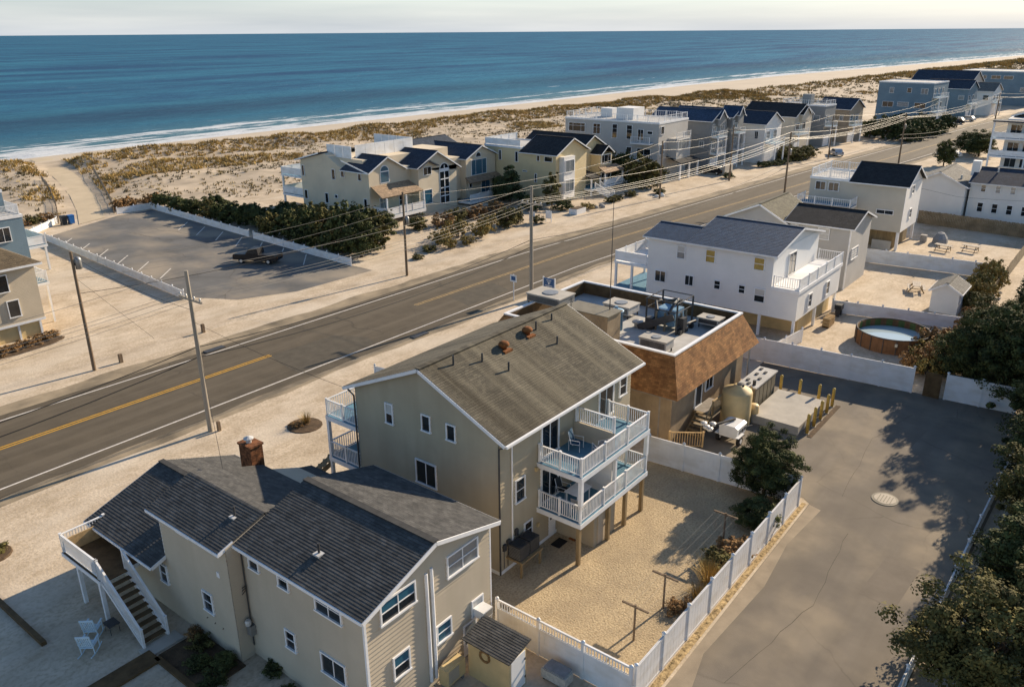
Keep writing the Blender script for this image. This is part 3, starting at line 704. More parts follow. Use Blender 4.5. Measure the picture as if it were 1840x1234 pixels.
# ocean-side balconies
for z in (2.44, 5.02):
    deck(mh, XA + .1, YB + .002, 37.7, 33.8, z)
    railing(mh, (XA + .2, YB + .12, z), (XA + .2, 33.7, z), .95, posts=1.35)
    railing(mh, (XA + .2, 33.7, z), (37.6, 33.7, z), .95, sp=.16, fine=False)
for z0, z1 in ((2.44, 4.74), (0, 2.16)):
    post(mh, XA + .2, 33.68, z0, z1, .18, 'trim_white'); post(mh, 31.5, 33.68, z0, z1, .18)
    post(mh, 37.5, 33.68, z0, z1, .18)
for x0 in (27.2, 31.8):
    win(mh, 'y', YB, x0, x0 + 1.8, 5.03, 7.05, 'sl', out=1, name='sliding_door'); win(mh, 'y', YB, x0, x0 + 1.8, 2.45, 4.5, 'sl', out=1, name='sliding_door')
stairs(mh, (24.9, 35.6, 0), (26.6, 33.9, 2.3), 1.0, 8, 'wood_post')

# deck furniture
def sling_chair(name, x, y, z, rz, label, fab='fabric_blue'):
    t = thing(name, label, 'chair', (x, y, z))
    b = MB()
    for sx in (-.3, .3):
        b.tube([(x + sx, y - .28, z), (x + sx, y - .28, z + .6), (x + sx, y + .3, z + .6), (x + sx, y + .3, z)], .018, 6)
        b.tube([(x + sx * .9, y - .26, z + .38), (x + sx * .9, y + .2, z + .36), (x + sx * .9, y + .36, z + 1.02)], .018, 6)
    b.build('frame', 'trim_white', t)
    MB().bar((x, y - .26, z + .39), (x, y + .2, z + .37), .52, .02).build('seat', fab, t)
    MB().bar((x, y + .21, z + .40), (x, y + .37, z + 1.02), .02, .54, up=(1, 0, 0)).build('backrest', fab, t)
    t.rotation_euler = (0, 0, rz); return t
sling_chair('patio_chair', 31.2, 20.4, 5.02, .25, 'blue sling chair with white frame on the upper rear deck')
sling_chair('patio_chair', 31.4, 19.1, 5.02, 2.6, 'grey sling chair by the rail of the upper rear deck', 'fabric_grey')
t = thing('patio_table', 'white rectangular table on the lower rear deck', 'table', (30.6, 19.8, 2.44))
MB().box(29.95, 19.4, 3.14, 31.25, 20.25, 3.18).build('tabletop', 'trim_white', t)
for x in (30.05, 31.15):
    for y in (19.5, 20.15): MB().box(x - .025, y - .025, 2.44, x + .025, y + .025, 3.14).build('leg', 'trim_white', t)
sling_chair('patio_chair', 30.6, 20.75, 2.44, .1, 'dark grey chair tucked behind the white table on the lower deck', 'plastic_dark')
sling_chair('patio_chair', 29.6, 19.1, 2.44, 1.6, 'grey chair at the corner of the lower rear deck', 'fabric_grey')
sling_chair('patio_chair', 28.0, 32.6, 2.44, 3.0, 'dark chair on the lower ocean side balcony', 'plastic_dark')

# air conditioners on their stand
t = thing('condenser_stand', 'small wooden stand on posts carrying two condensers at the tan wall', 'stand', (27, 20.6, 0))
MB().box(26.3, 20.15, .82, 28.0, 21.15, .92).build('platform', 'wood_post', t)
for x in (26.4, 27.9): MB().box(x - .05, 20.2, 0, x + .05, 20.3, .82).build('leg', 'wood_post', t)
for x, lb in ((26.72, 'grey condenser unit nearer the corner of the tan house'), (27.55, 'grey condenser unit nearer the deck of the tan house')):
    t = thing('condenser_unit', lb, 'air conditioner', (x, 20.68, .92), 'condensers on the wooden stand')
    MB().box(x - .36, 20.3, .925, x + .36, 21.05, 1.66).build('casing', 'metal_dark', t)
    MB().lathe((x, 20.68, 1.66), [(.32, 0), (.32, .03), (.28, .035), (.05, .01)], 18).build('fan_grille', 'plastic_dark', t)
    b = MB()
    for k in range(8): b.box(x - .37, 20.32, 1.0 + k * .08, x - .36, 21.03, 1.03 + k * .08)
    b.build('louvre_side', 'metal_grey', t)
t = thing('meter_box', 'electric meter boxes and conduits on the rear wall of the tan house', 'meter', (26.3, 21.15, 1))
for k, (x, z) in enumerate(((26.15, 1.35), (26.45, 1.5), (27.1, 1.75))):
    MB().box(x - .1, 21.05, z, x + .1, 21.195, z + .35).build('box', 'metal_dark', t)
    MB().tube([(x, 21.15, .3), (x, 21.15, z)], .02, 5).build('conduit', 'metal_dark', t)
single('door_mat', MB().box(29.5, 20.2, .012, 30.3, 20.75, .035), 'rubber', 'dark door mat on the ground under the lower deck', 'mat')
single('paving_stone', MB().box(30.5, 19.9, .012, 30.95, 20.3, .05), 'rust', 'small rusty square slab beside the door mat', 'slab')

# ================================================================ FOREGROUND HOUSE (grey roof)
fh = thing('foreground_house', 'tan two storey house with charcoal shingle roof and brick chimney', 'house', (17, 27, 0))
gwalls(fh, 'y', 15.27, 22.35, 18.84, 26.2, 0, 5.85, 5.95, 18.8, 6.95, 'siding_tan')
groof(fh, 'y', 14.95, 22.65, 18.52, 26.22, 5.74, 5.92, 18.8, 6.98, 'roof_dark', 30, ends=1)
# middle section: high eave on this side
MB().extrude([(14.6, 0), (22.1, 0), (22.1, 4.3), (20.0, 5.12), (16.6, 6.28), (14.6, 5.68)], 'y', 26.202, 31.3).build('wall', 'siding_tan', fh)
b = MB()
b.slope((14.3, 26.222, 5.62), (14.3, 31.75, 5.62), (16.6, 31.75, 6.4), (16.6, 26.222, 6.4), 18)
b.slope((20.35, 31.75, 5.08), (20.35, 26.222, 5.08), (16.6, 26.222, 6.4), (16.6, 31.75, 6.4), 26)
rf2 = b.build('roof', 'roof_dark', fh)
b = MB(); b.bar((14.27, 26.22, 5.53), (14.27, 31.75, 5.53), .05, .13)
b.bar((14.3, 26.24, 5.55), (15.0, 26.24, 5.78), .04, .17)
b.bar((14.62, 31.32, 5.5), (14.62, 31.32, 3.3), .1, .05)
b.build('fascia', 'trim_white', fh)
# low wing at the road end
MB().extrude([(14.6, 0), (22.0, 0), (22.0, 2.95), (18.1, 4.3), (14.6, 3.05)], 'y', 31.302, 36.85).build('wall', 'siding_tan', fh)
rf3 = groof(fh, 'y', 13.85, 22.3, 31.32, 37.4, 2.98, 2.92, 18.1, 4.42, 'roof_dark', 30)
# lower lean-to roof on the far side, behind the chimney
b = MB(); b.slope((23.4, 32.0, 3.6), (23.4, 26.62, 3.6), (20.3, 26.62, 4.45), (20.3, 32.0, 4.45), 18); b.build('roof', 'roof_dark', fh)
ch = MB().box(19.8, 31.8, 3.6, 20.5, 32.75, 6.15).build('chimney', 'brick_chimney', fh)
MB().box(19.75, 31.75, 6.15, 20.55, 32.8, 6.25).build('chimney_crown', 'brick_chimney', ch)
MB().lathe((20.1, 32.3, 6.25), [(.13, 0), (.13, .18), (.25, .2), (.25, .25), (.05, .34)], 10).build('chimney_cap', 'metal_light', ch)
for x, y, z in ((15.9, 27.35, 6.14), (16.3, 22.4, 6.2)):
    v = MB().tube([(x, y, z - .05), (x, y, z + .45)], .05, 8).build('vent_pipe', 'metal_dark', rf2)
    MB().box(x - .2, y - .2, z - .05, x + .2, y + .16, z + .02).build('flashing', 'metal_light', v)
MB().box(18.25, 34.6, 4.3, 18.75, 34.85, 4.5).build('roof_vent', 'metal_dark', rf3)
laps(fh, 'y', 18.84, -1, .1, 6.88, gable_uf(15.3, 22.28, 5.82, 5.92, 18.8, 6.92), 'board_tan')
laps(fh, 'x', 15.27, -1, .1, 5.7, lambda z: (18.9, 26.2), 'board_tan'); laps(fh, 'x', 14.6, -1, .1, 5.6, lambda z: (26.2, 31.3), 'board_tan'); laps(fh, 'x', 14.6, -1, .1, 2.95, lambda z: (31.3, 36.85), 'board_tan')
# end wall windows
win(fh, 'y', 18.84, 16.0, 17.85, 4.7, 5.72, 'dh2', pane=('glass_blue', 'glass'))
win(fh, 'y', 18.84, 19.6, 21.5, 4.65, 5.7, 'dh2', pane=('glass_pale', 'glass_pale'))
win(fh, 'y', 18.84, 16.45, 17.35, 1.85, 2.95, 'dh', pane=('glass_blue', 'glass'))
win(fh, 'y', 18.84, 18.85, 19.75, 1.9, 2.82, 'dh', pane='glass_blue')
win(fh, 'y', 18.84, 21.0, 21.75, 1.85, 2.7, 'dh', pane='blind')
dd = MB().box(20.45, 18.79, .15, 21.35, 18.84, 1.75).build('door', 'trim_white', fh)
MB().box(20.58, 18.775, .75, 21.22, 18.79, 1.65).build('pane', 'glass_pale', dd)
for x, z1 in ((18.42, 5.62), (18.72, 5.72)):
    MB().tube([(x, 18.76, .4), (x, 18.76, 3.0), (x, 18.78, z1)], .075, 8).build('line_cover', 'trim_white', fh)
for x, y in ((15.25, 18.82),): MB().box(x - .03, y - .03, 0, x + .07, y + .07, 5.7).build('corner_board', 'trim_white', fh)
MB().box(22.29, 18.81, 0, 22.37, 18.9, 5.8).build('corner_board', 'trim_white', fh)
# long wall windows
win(fh, 'x', 15.27, 24.95, 25.65, 4.72, 5.6, 'dh'); win(fh, 'x', 15.27, 23.05, 23.75, 4.7, 5.56, 'dh')
win(fh, 'x', 15.27, 19.97, 21.5, 4.65, 5.6, 'dh2'); win(fh, 'x', 15.27, 23.05, 23.72, 1.75, 2.7, 'dh', pane='glass'); win(fh, 'x', 15.27, 20.05, 21.5, 1.75, 2.75, 'sl')
win(fh, 'x', 14.6, 31.05, 31.8, 1.6, 2.6, 'dh') if False else win(fh, 'x', 14.6, 31.35, 32.0, 1.6, 2.62, 'dh')
win(fh, 'x', 14.6, 27.75, 28.5, 1.7, 2.75, 'dh'); win(fh, 'x', 14.6, 28.85, 29.75, 5.12, 5.52, 'fix', pane='board_yellow'); win(fh, 'x', 14.6, 34.4, 35.1, 1.75, 2.6, 'dh')
MB().box(14.55, 26.9, 4.0, 14.6, 27.1, 4.25).build('wall_vent', 'trim_white', fh)
MB().tube([(15.18, 26.08, .6), (15.18, 26.08, 5.4)], .03, 6).build('service_mast', 'metal_dark', fh)
mt = MB().box(14.98, 25.85, 1.25, 15.26, 26.15, 1.75).build('meter_box', 'metal_grey', fh)
MB().lathe((15.0, 26.0, 1.95), [(.12, -.15), (.14, 0), (.1, .1)], 10).build('meter', 'metal_light', mt)
for k, y1 in enumerate((28.5, 27.9, 27.3)):
    MB().tube([(15.1, 26.0, 3.7 - .1 * k), (14.95, (26 + y1) / 2, 2.6), (14.55, y1, 1.2)], .018, 5).build('cable', 'wire_black', fh)
# landing and stairs
deck(fh, 12.35, 33.2, 14.598, 36.85, 2.25, .22, m='trim_white', floor='wood_dark')
for x, y in ((12.45, 35.46), (12.45, 33.4)): post(fh, x, y, 0, 2.03, .16)
railing(fh, (12.45, 36.75, 2.25), (14.5, 36.75, 2.25), .95, posts=2.1)
railing(fh, (12.45, 33.4, 2.25), (12.45, 36.75, 2.25), .95, posts=3.4)
MB().box(12.6, 36.5, 2.28, 14.5, 36.56, 3.0).build('screen_panel', 'wood_new', fh)
stairs(fh, (13.0, 30.25, .05), (13.0, 33.2, 2.25), 1.1, 10, 'wood_dark', side='trim_white')
railing(fh, (12.45, 30.25, .05), (12.45, 33.35, 2.25), .95, posts=3.8)
railing(fh, (13.57, 30.25, .05), (13.57, 33.2, 2.25), .95, posts=3.8)
struct('step_pad', MB().box(12.2, 29.55, 0, 13.9, 30.3, .1), 'concrete')
t = thing('window_air_conditioner', 'white window air conditioner jutting from the end wall of the foreground house', 'air conditioner', (21.37, 18.5, 1.9))
MB().box(21.08, 18.2, 1.93, 21.68, 18.77, 2.32).build('casing', 'vinyl_white', t)
MB().box(21.69, 18.25, 1.98, 21.7, 18.7, 2.27).build('grille', 'plastic_dark', t); MB().box(21.1, 18.19, 1.98, 21.66, 18.2, 2.27).build('grille', 'metal_grey', t)
t = thing('heat_pump', 'cream outdoor heat pump unit below the end wall windows', 'heat pump', (18.9, 18.3, 0))
MB().box(18.65, 18.1, .25, 19.75, 18.55, 1.05).build('casing', 'plastic_cream', t)
MB().lathe((19.0, 18.09, .65), [(.0, 0)], 3) if False else MB().box(18.75, 18.08, .35, 19.35, 18.1, .95).build('grille', 'metal_tan', t)
MB().box(18.7, 18.15, 0, 18.8, 18.5, .25).box(19.6, 18.15, 0, 19.7, 18.5, .25).build('feet', 'metal_grey', t)
# little shed with a wreath
t = thing('garden_shed', 'small tan shed with dark roof and a round wreath behind the foreground house', 'shed', (20.9, 16.8, 0))
MB().extrude([(19.95, 0), (21.05, 0), (21.05, 2.05), (19.95, 1.85)], 'y', 15.95, 18.1).build('wall', 'plastic_cream', t)
b = MB(); b.slope((19.75, 15.8, 1.9), (19.75, 18.25, 1.9), (21.2, 18.25, 2.2), (21.2, 15.8, 2.2), 12, th=.06); b.build('roof', 'roof_dark', t)
dd = MB().box(20.05, 15.915, .08, 20.95, 15.95, 1.75).build('door', 'siding_white_vert', t)
MB().box(20.9, 15.89, .4, 20.96, 15.915, .5).box(20.9, 15.89, 1.3, 20.96, 15.915, 1.4).build('hinge', 'metal_dark', dd)
w = MB(); ring = [(19.93, 17.2 + .24 * math.cos(a), 1.42 + .24 * math.sin(a)) for a in [k * math.pi / 8 for k in range(17)]]
w.tube(ring, .055, 6); single('wreath', w, 'leaf_brown', 'round brown wreath hanging on the side of the small shed', 'wreath')
t = thing('patio_cart', 'white slatted box with grey lid standing by the low fence', 'box', (22.0, 15.0, 0))
MB().box(21.6, 14.4, .12, 22.2, 15.6, .55).build('body', 'wicker', t); MB().box(21.65, 14.5, .55, 22.25, 15.5, .63).build('lid', 'fabric_grey', t)
for y in (14.5, 15.5):
    for x in (21.7, 22.1): MB().box(x - .04, y - .04, 0, x + .04, y + .04, .12).build('foot', 'metal_dark', t)
# rocking chairs
def rocker(x, y, rz, label):
    t = thing('rocking_chair', label, 'rocking chair', (x, y, 0), 'white rocking chairs with blue shade in their colour', 0)
    m = 'paint_white_shade_tint'; b = MB()
    for s in (-.28, .28):
        pts = [(s, -.5 + k * .12, .05 + .10 * ((k - 4) / 5) ** 2) for k in range(10)]
        MBr = MB().tube([(x + p[0], y + p[1], p[2]) for p in pts], .025, 6); MBr.build('rocker', m, t)
        MB().tube([(x + s, y - .28, .08), (x + s, y - .28, .62)], .025, 6).build('leg', m, t)
        MB().tube([(x + s, y + .22, .08), (x + s, y + .26, .45), (x + s, y + .42, 1.12)], .025, 6).build('leg', m, t)
        MB().bar((x + s, y - .36, .64), (x + s, y + .32, .62), .08, .03).build('armrest', m, t)
    for k in range(6):
        yy = y - .26 + k * .095; MB().box(x - .27, yy, .40, x + .27, yy + .065, .425).build('seat_slat', m, t)
    for k in range(7):
        xx = x - .24 + k * .08; MB().bar((xx, y + .24, .46), (xx, y + .41, 1.05), .045, .02, up=(0, 1, .2)).build('back_slat', m, t)
    MB().bar((x - .3, y + .42, 1.1), (x + .3, y + .42, 1.1), .03, .09).build('head_rail', m, t)
    t.rotation_euler = (0, 0, rz); return t
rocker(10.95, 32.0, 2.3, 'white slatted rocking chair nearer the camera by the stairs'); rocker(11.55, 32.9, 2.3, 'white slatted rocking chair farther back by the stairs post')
t = thing('side_table', 'small dark folding table beside the rocking chairs', 'table', (12.2, 32.5, 0))
MB().box(11.95, 32.2, .44, 12.45, 32.8, .48).build('tabletop', 'metal_dark', t)
for x in (12.0, 12.4):
    for y in (32.25, 32.75): MB().tube([(x, y, 0), (x, y, .44)], .015, 5).build('leg', 'metal_dark', t)
# timbers, planting beds
single('landscape_timber', MB().box(9.78, 34.0, 0, 10.0, 39.0, .2), 'wood_dark', 'long dark timber lying on the sand at left edge', 'timber')
single('landscape_timber', MB().bar((13.9, 39.9, .08), (14.6, 41.3, .08), .16, .15), 'wood_dark', 'short dark timber stub on the sand near the road', 'timber')
struct('planting_bed', MB().box(12.6, 25.9, 0, 14.55, 29.4, .07), 'mulch')
struct('planting_bed_edge', MB().box(9.3, 29.0, 0, 12.5, 29.95, .12), 'wood_dark')
struct('planting_bed_edge', MB().box(12.35, 25.5, 0, 12.6, 29.3, .12), 'wood_dark')

# ================================================================ UTILITY BUILDING (rust mansard, flat roof)
ub = thing('utility_building', 'low flat roofed building with rust shingle mansard and roof equipment', 'building', (49, 28, 0))
bx0, bx1, by0, by1 = 42.5, 55.4, 20.4, 36.6          # mansard foot
tx0, tx1, ty0, ty1 = 43.6, 53.9, 21.35, 34.9         # mansard top
zb, zt = 3.5, 6.0
MB().box(43.4, 21.2, 0, 54.6, 35.9, zb - .004).build('wall', 'wood_wall', ub)
def trap(A, B, C, E_, N=16): return MB().slope(A, B, C, E_, N, step=.02, th=.12)
trap((bx0, by0, zb), (bx1, by0, zb), (tx1, ty0, zt), (tx0, ty0, zt)).build('mansard_face', 'roof_rust', ub)
trap((bx0, by1, zb), (bx0, by0, zb), (tx0, ty0, zt), (tx0, ty1, zt)).build('mansard_face', 'roof_rust', ub)
trap((bx1, by0, zb), (bx1, by1, zb), (tx1, ty1, zt), (tx1, ty0, zt)).build('mansard_face', 'roof_rust', ub)
trap((bx1, by1, zb), (bx0, by1, zb), (tx0, ty1, zt), (tx1, ty1, zt)).build('mansard_face', 'roof_rust', ub)
MB().box(bx0 + .1, by0 + .1, zb - .12, bx1 - .1, by1 - .1, zb - .02).build('soffit', 'wood_grey', ub)
MB().box(tx0 + .05, ty0 + .05, 4.9, tx1 - .05, ty1 - .05, 5.0).build('roof_deck', 'membrane', ub)
b = MB()
b.box(tx0 + .02, ty0 + .02, 5.0, tx0 + .14, ty1 - .02, 5.93); b.box(tx1 - .14, ty0 + .02, 5.0, tx1 - .02, ty1 - .02, 5.93)
b.box(tx0 + .14, ty0 + .02, 5.0, tx1 - .14, ty0 + .14, 5.93); b.box(tx0 + .14, ty1 - .14, 5.0, tx1 - .14, ty1 - .02, 5.93); b.build('parapet', 'wood_dark', ub)
b = MB()
b.box(tx0 - .08, ty0 - .08, 5.94, tx0 + .15, ty1 + .08, 6.04); b.box(tx1 - .15, ty0 - .08, 5.94, tx1 + .08, ty1 + .08, 6.04)
b.box(tx0 + .15, ty0 - .08, 5.94, tx1 - .15, ty0 + .15, 6.04); b.box(tx0 + .15, ty1 - .15, 5.94, tx1 - .15, ty1 + .08, 6.04); b.build('parapet_cap', 'trim_white', ub)
MB().box(44.6, 26.9, 5.0, 46.3, 30.4, 7.05).build('roof_shed', 'wood_wall', ub)
MB().box(44.5, 26.8, 7.05, 46.4, 30.5, 7.13).build('roof_shed_cap', 'metal_olive', ub)
dd = win(ub, 'y', 21.2, 46.7, 47.7, 1.2, 3.2, 'fix', name='door', pane='plastic_dark')
dd = win(ub, 'y', 21.2, 48.2, 49.4, 1.9, 3.2, 'sl', name='window')
MB().box(43.38, 22.0, 0, 43.4, 22.1, 3.3).build('batten', 'wood_grey', ub)
stairs(ub, (44.9, 20.3, 0), (46.5, 20.3, 1.2), 1.1, 6, 'wood_post')
deck(ub, 46.5, 19.75, 49.0, 21.17, 1.2, .15, m='wood_post', floor='wood_grey')
railing(ub, (46.6, 19.8, 1.2), (48.9, 19.8, 1.2), .95, m='wood_new', fine=False)
railing(ub, (44.9, 19.72, 0), (46.5, 19.72, 1.2), .95, m='wood_post', fine=False, sp=.5)
MB().tube([(55.0, 20.9, .4), (55.0, 20.9, 3.5)], .07, 8).build('pipe', 'metal_light', ub); MB().tube([(54.5, 20.7, .4), (54.5, 20.7, 3.2)], .06, 8).build('pipe', 'metal_light', ub)
# rooftop equipment
def hvac(name, x, y, z, sx, sy, h, label, m='metal_light', leg=.3):
    t = thing(name, label, 'rooftop unit', (x, y, z))
    MB().box(x - sx, y - sy, z + leg, x + sx, y + sy, z + leg + h).build('casing', m, t)
    MB().box(x - sx - .06, y - sy - .06, z + leg + h, x + sx + .06, y + sy + .06, z + leg + h + .08).build('lid', 'concrete', t)
    b = MB()
    for k in range(6): b.box(x - sx - .02, y - sy + .1, z + leg + .08 + k * h / 8, x - sx, y + sy - .1, z + leg + .12 + k * h / 8)
    b.build('louvres', 'metal_dark', t)
    MB().lathe((x, y, z + leg + h + .08), [(min(sx, sy) * .6, 0), (min(sx, sy) * .6, .06), (.05, .07)], 14).build('fan_grille', 'metal_grey', t)
    for a in (-1, 1):
        for c in (-1, 1): MB().box(x + a * (sx - .1) - .04, y + c * (sy - .1) - .04, z, x + a * (sx - .1) + .04, y + c * (sy - .1) + .04, z + leg).build('leg', 'metal_dark', t)
    return t
hvac('rooftop_unit', 46.0, 23.9, 5.0, .55, 1.0, .55, 'boxy grey rooftop unit near the low corner of the flat roof')
hvac('rooftop_unit', 51.0, 29.6, 5.0, .8, 1.1, .55, 'pale wide rooftop unit in the shade of the far parapet')
hvac('rooftop_unit', 52.4, 23.0, 5.0, .5, .8, .4, 'small pale rooftop unit by the right hand parapet')
hvac('rooftop_unit', 48.0, 34.0, 5.75, 1.0, 1.5, .55, 'large rounded grey unit at the road end of the flat roof', 'metal_grey', .25)
single('roof_vent_box', MB().box(44.3, 24.6, 5.0, 44.9, 25.1, 5.45), 'metal_grey', 'small square grey vent on the flat roof beside the boxy unit', 'vent')
single('roof_vent_box', MB().lathe((49.3, 27.2, 5.0), [(.25, 0), (.25, .3), (.42, .34), (.4, .45), (.1, .55)], 12), 'metal_grey', 'mushroom shaped vent in the middle of the flat roof', 'vent')
t = thing('roof_tank', 'pale blue cylindrical tank standing on the flat roof', 'tank', (47.9, 28.2, 5.0))
MB().lathe((47.9, 28.2, 5.0), [(.5, 0), (.5, 1.35), (.56, 1.36), (.56, 1.44), (.3, 1.5)], 20).build('body', 'paint_lightblue', t, True)
MB().tube([(47.9, 28.2, 6.45), (47.9, 28.2, 6.75)], .12, 8).build('inlet', 'paint_lightblue', t)
t = thing('roof_air_scrubber', 'blue grey chiller inside a tall pipe frame on the flat roof', 'equipment', (50.6, 25.4, 5.0))
MB().box(49.9, 24.6, 5.35, 51.3, 26.1, 6.5).build('casing', 'paint_lightblue', t)
for x in (49.4, 51.8):
    for y in (24.2, 26.6): MB().tube([(x, y, 5.0), (x, y, 7.3)], .075, 6).build('frame_post', 'metal_dark', t)
b = MB()
for z in (7.3, 6.6):
    b.tube([(49.4, 24.2, z), (51.8, 24.2, z), (51.8, 26.6, z), (49.4, 26.6, z), (49.4, 24.2, z)], .04, 6)
b.build('frame_rail', 'metal_dark', t)
for x, y in ((49.6, 25.2), (49.6, 25.9), (50.3, 24.3), (51.0, 24.3)): MB().tube([(x, y, 5.0), (x, y, 6.4)], .09, 8).build('duct_pipe', 'metal_olive', t)
for x, y, z0, z1, w in ((50.2, 24.2, 5.0, 6.1, .28), (51.1, 26.4, 5.0, 6.3, .3), (49.5, 26.3, 5.0, 5.9, .25), (51.6, 25.2, 5.0, 6.9, .2)): MB().box(x - w, y - w, z0, x + w, y + w, z1).build('control_cabinet', 'metal_dark', t)
for pts in ([(49.5, 24.9, 6.4), (50.2, 24.9, 6.9), (51.5, 25.2, 6.9), (51.7, 26.3, 6.5)], [(49.7, 25.9, 6.4), (50.4, 26.4, 6.8), (51.4, 26.5, 6.6)], [(49.6, 24.3, 5.4), (50.8, 24.0, 5.5), (52.2, 24.1, 5.3)]): MB().tube(pts, .11, 8).build('duct_pipe', 'metal_dark', t)
MB().bar((49.0, 27.0, 5.1), (49.3, 24.4, 6.3), .08, .5).build('ladder', 'metal_dark', t)
for x in (49.5, 50.4, 51.3): MB().box(x, 23.9, 5.0, x + .3, 24.2, 5.3).build('pump', 'metal_dark', t)
single('antenna_mast', MB().tube([(46.0, 27.6, 7.13), (46.0, 27.6, 10.0), (46.0, 27.6, 14.8)], .045, 6, .02), 'metal_dark', 'tall thin antenna mast rising from the flat roof', 'antenna')
for x, y in ((44.8, 30.0),):
    t = thing('satellite_bracket', 'small antenna bracket on the roof shed corner', 'antenna', (x, y, 7.13))
    MB().tube([(x, y, 7.13), (x, y, 7.8)], .03, 5).build('stem', 'metal_dark', t); MB().bar((x - .3, y, 7.7), (x + .3, y, 7.75), .04, .04).build('arm', 'metal_dark', t)
# yard of the utility building
t = thing('storage_tank', 'tall cream plastic storage tank with black lid', 'tank', (48.6, 19.0, 0))
MB().lathe((48.6, 19.0, .0), [(.98, 0), (1.0, .1), (1.0, 2.35), (.93, 2.5), (.3, 2.75), (.28, 2.85)], 28).build('body', 'plastic_cream', t, True)
MB().lathe((48.8, 18.9, 2.72), [(.25, 0), (.25, .16), (.05, .2)], 14).build('lid', 'plastic_dark', t)
MB().tube([(49.45, 18.4, 0), (49.55, 18.35, 1.2), (49.5, 18.4, 2.6)], .05, 6).build('pipe', 'plastic_cream', t)
single('transfer_drum', MB().lathe((49.75, 18.2, 0), [(.36, 0), (.36, 1.1), (.3, 1.2), (.12, 1.25)], 14), 'plastic_cream', 'small cream drum beside the tall tank', 'drum', smooth=True)
t = thing('generator', 'long olive generator with flat light grey roof beside the concrete pad', 'generator', (52.5, 19.1, 0))
MB().box(50.6, 18.55, .2, 54.4, 19.75, 1.95).build('enclosure', 'metal_olive', t); MB().box(50.5, 18.45, 1.95, 54.5, 19.85, 2.05).build('roof', 'membrane', t)
MB().box(50.5, 18.5, 0, 54.5, 19.8, .2).build('base_frame', 'metal_dark', t)
for k in range(5):
    MB().box(50.75 + k * .72, 18.52, .35, 51.35 + k * .72, 18.55, 1.85).build('panel', 'metal_olive', t)
for x, y in ((51.0, 19.2), (51.6, 19.5), (52.2, 18.9), (52.9, 19.4), (53.5, 19.0), (54.0, 19.5)): MB().box(x - .16, y - .1, 2.05, x + .16, y + .1, 2.13).build('roof_hatch', 'metal_dark', t)
MB().tube([(51.0, 18.8, 2.05), (51.0, 18.8, 2.4)], .12, 8).build('exhaust', 'metal_dark', t)
single('concrete_pad', MB().box(49.4, 14.95, 0, 54.6, 18.3, .6), 'concrete', 'raised concrete pad between yellow bollards', 'pad')
k = 0
BL = [(50.0, 14.55), (51.3, 14.55), (52.6, 14.55), (53.9, 14.55), (55.2, 14.6), (55.25, 15.6), (55.3, 17.0), (55.3, 18.4), (55.2, 19.9)]
NM = ['first', 'second', 'third', 'fourth', 'fifth', 'sixth', 'seventh', 'eighth', 'ninth']
for (x, y), nm in zip(BL, NM):
    t = thing('bollard', 'yellow steel bollard, %s along the concrete pad from the fence corner tree' % nm, 'bollard', (x, y, 0), 'yellow bollards around the pad')
    MB().lathe((x, y, 0), [(.11, 0), (.11, 1.35), (.08, 1.43), (.02, 1.46)], 12).build('post', 'paint_bollard', t, True)
    MB().lathe((x, y, 0), [(.16, 0), (.16, .05)], 12).build('collar', 'concrete', t)
single('drain_grate', MB().box(49.6, 14.1, .012, 55.6, 14.42, .04), 'mulch', 'dark strip of soil at the foot of the yellow bollards', 'strip')
t = thing('light_tower_trailer', 'white towable light tower trailer parked by the storage tank', 'trailer', (46.0, 18.2, 0))
MB().extrude([(17.55, .5), (18.75, .5), (18.8, 1.2), (18.6, 1.3), (17.7, 1.3), (17.5, 1.2)], 'x', 45.5, 46.9).build('body', 'paint_carwhite', t)
for k in range(3): MB().box(45.75 + k * .4, 17.5, .75, 46.0 + k * .4, 17.53, 1.0).build('vent_panel', 'metal_dark', t)
for y in (17.45, 18.85):
    w = MB(); w.tube([(45.75, y - .1, .32), (45.75, y + .1, .32)], .32, 16); wo_ = w.build('wheel', 'rubber', t)
    MB().tube([(45.75, y - .12, .32), (45.75, y + .12, .32)], .16, 10).build('rim', 'paint_carwhite', wo_)
    MB().bar((45.3, y, .68), (46.2, y, .68), .24, .04).build('mudguard', 'paint_carwhite', t)
MB().tube([(46.9, 18.15, .5), (48.2, 17.6, .42)], .05, 6).build('drawbar', 'metal_dark', t)
MB().bar((46.5, 18.15, 1.4), (44.0, 19.0, 1.55), .12, .12).build('mast', 'metal_dark', t)
for dx, dy in ((-.1, .0), (.25, .35), (-.25, -.3), (.5, -.15)): MB().lathe((44.1 + dx, 19.0 + dy, 1.4), [(.05, 0), (.2, .1), (.22, .25), (.1, .32)], 10).build('lamp_head', 'metal_light', t)
t = thing('wood_railing', 'raw timber railing behind the white fence by the utility building', 'railing', (43.6, 20.1, 0))
railing(t, (42.9, 20.95, 0), (44.1, 19.2, 0), 1.05, m='wood_new', sp=.16, posts=2.2)

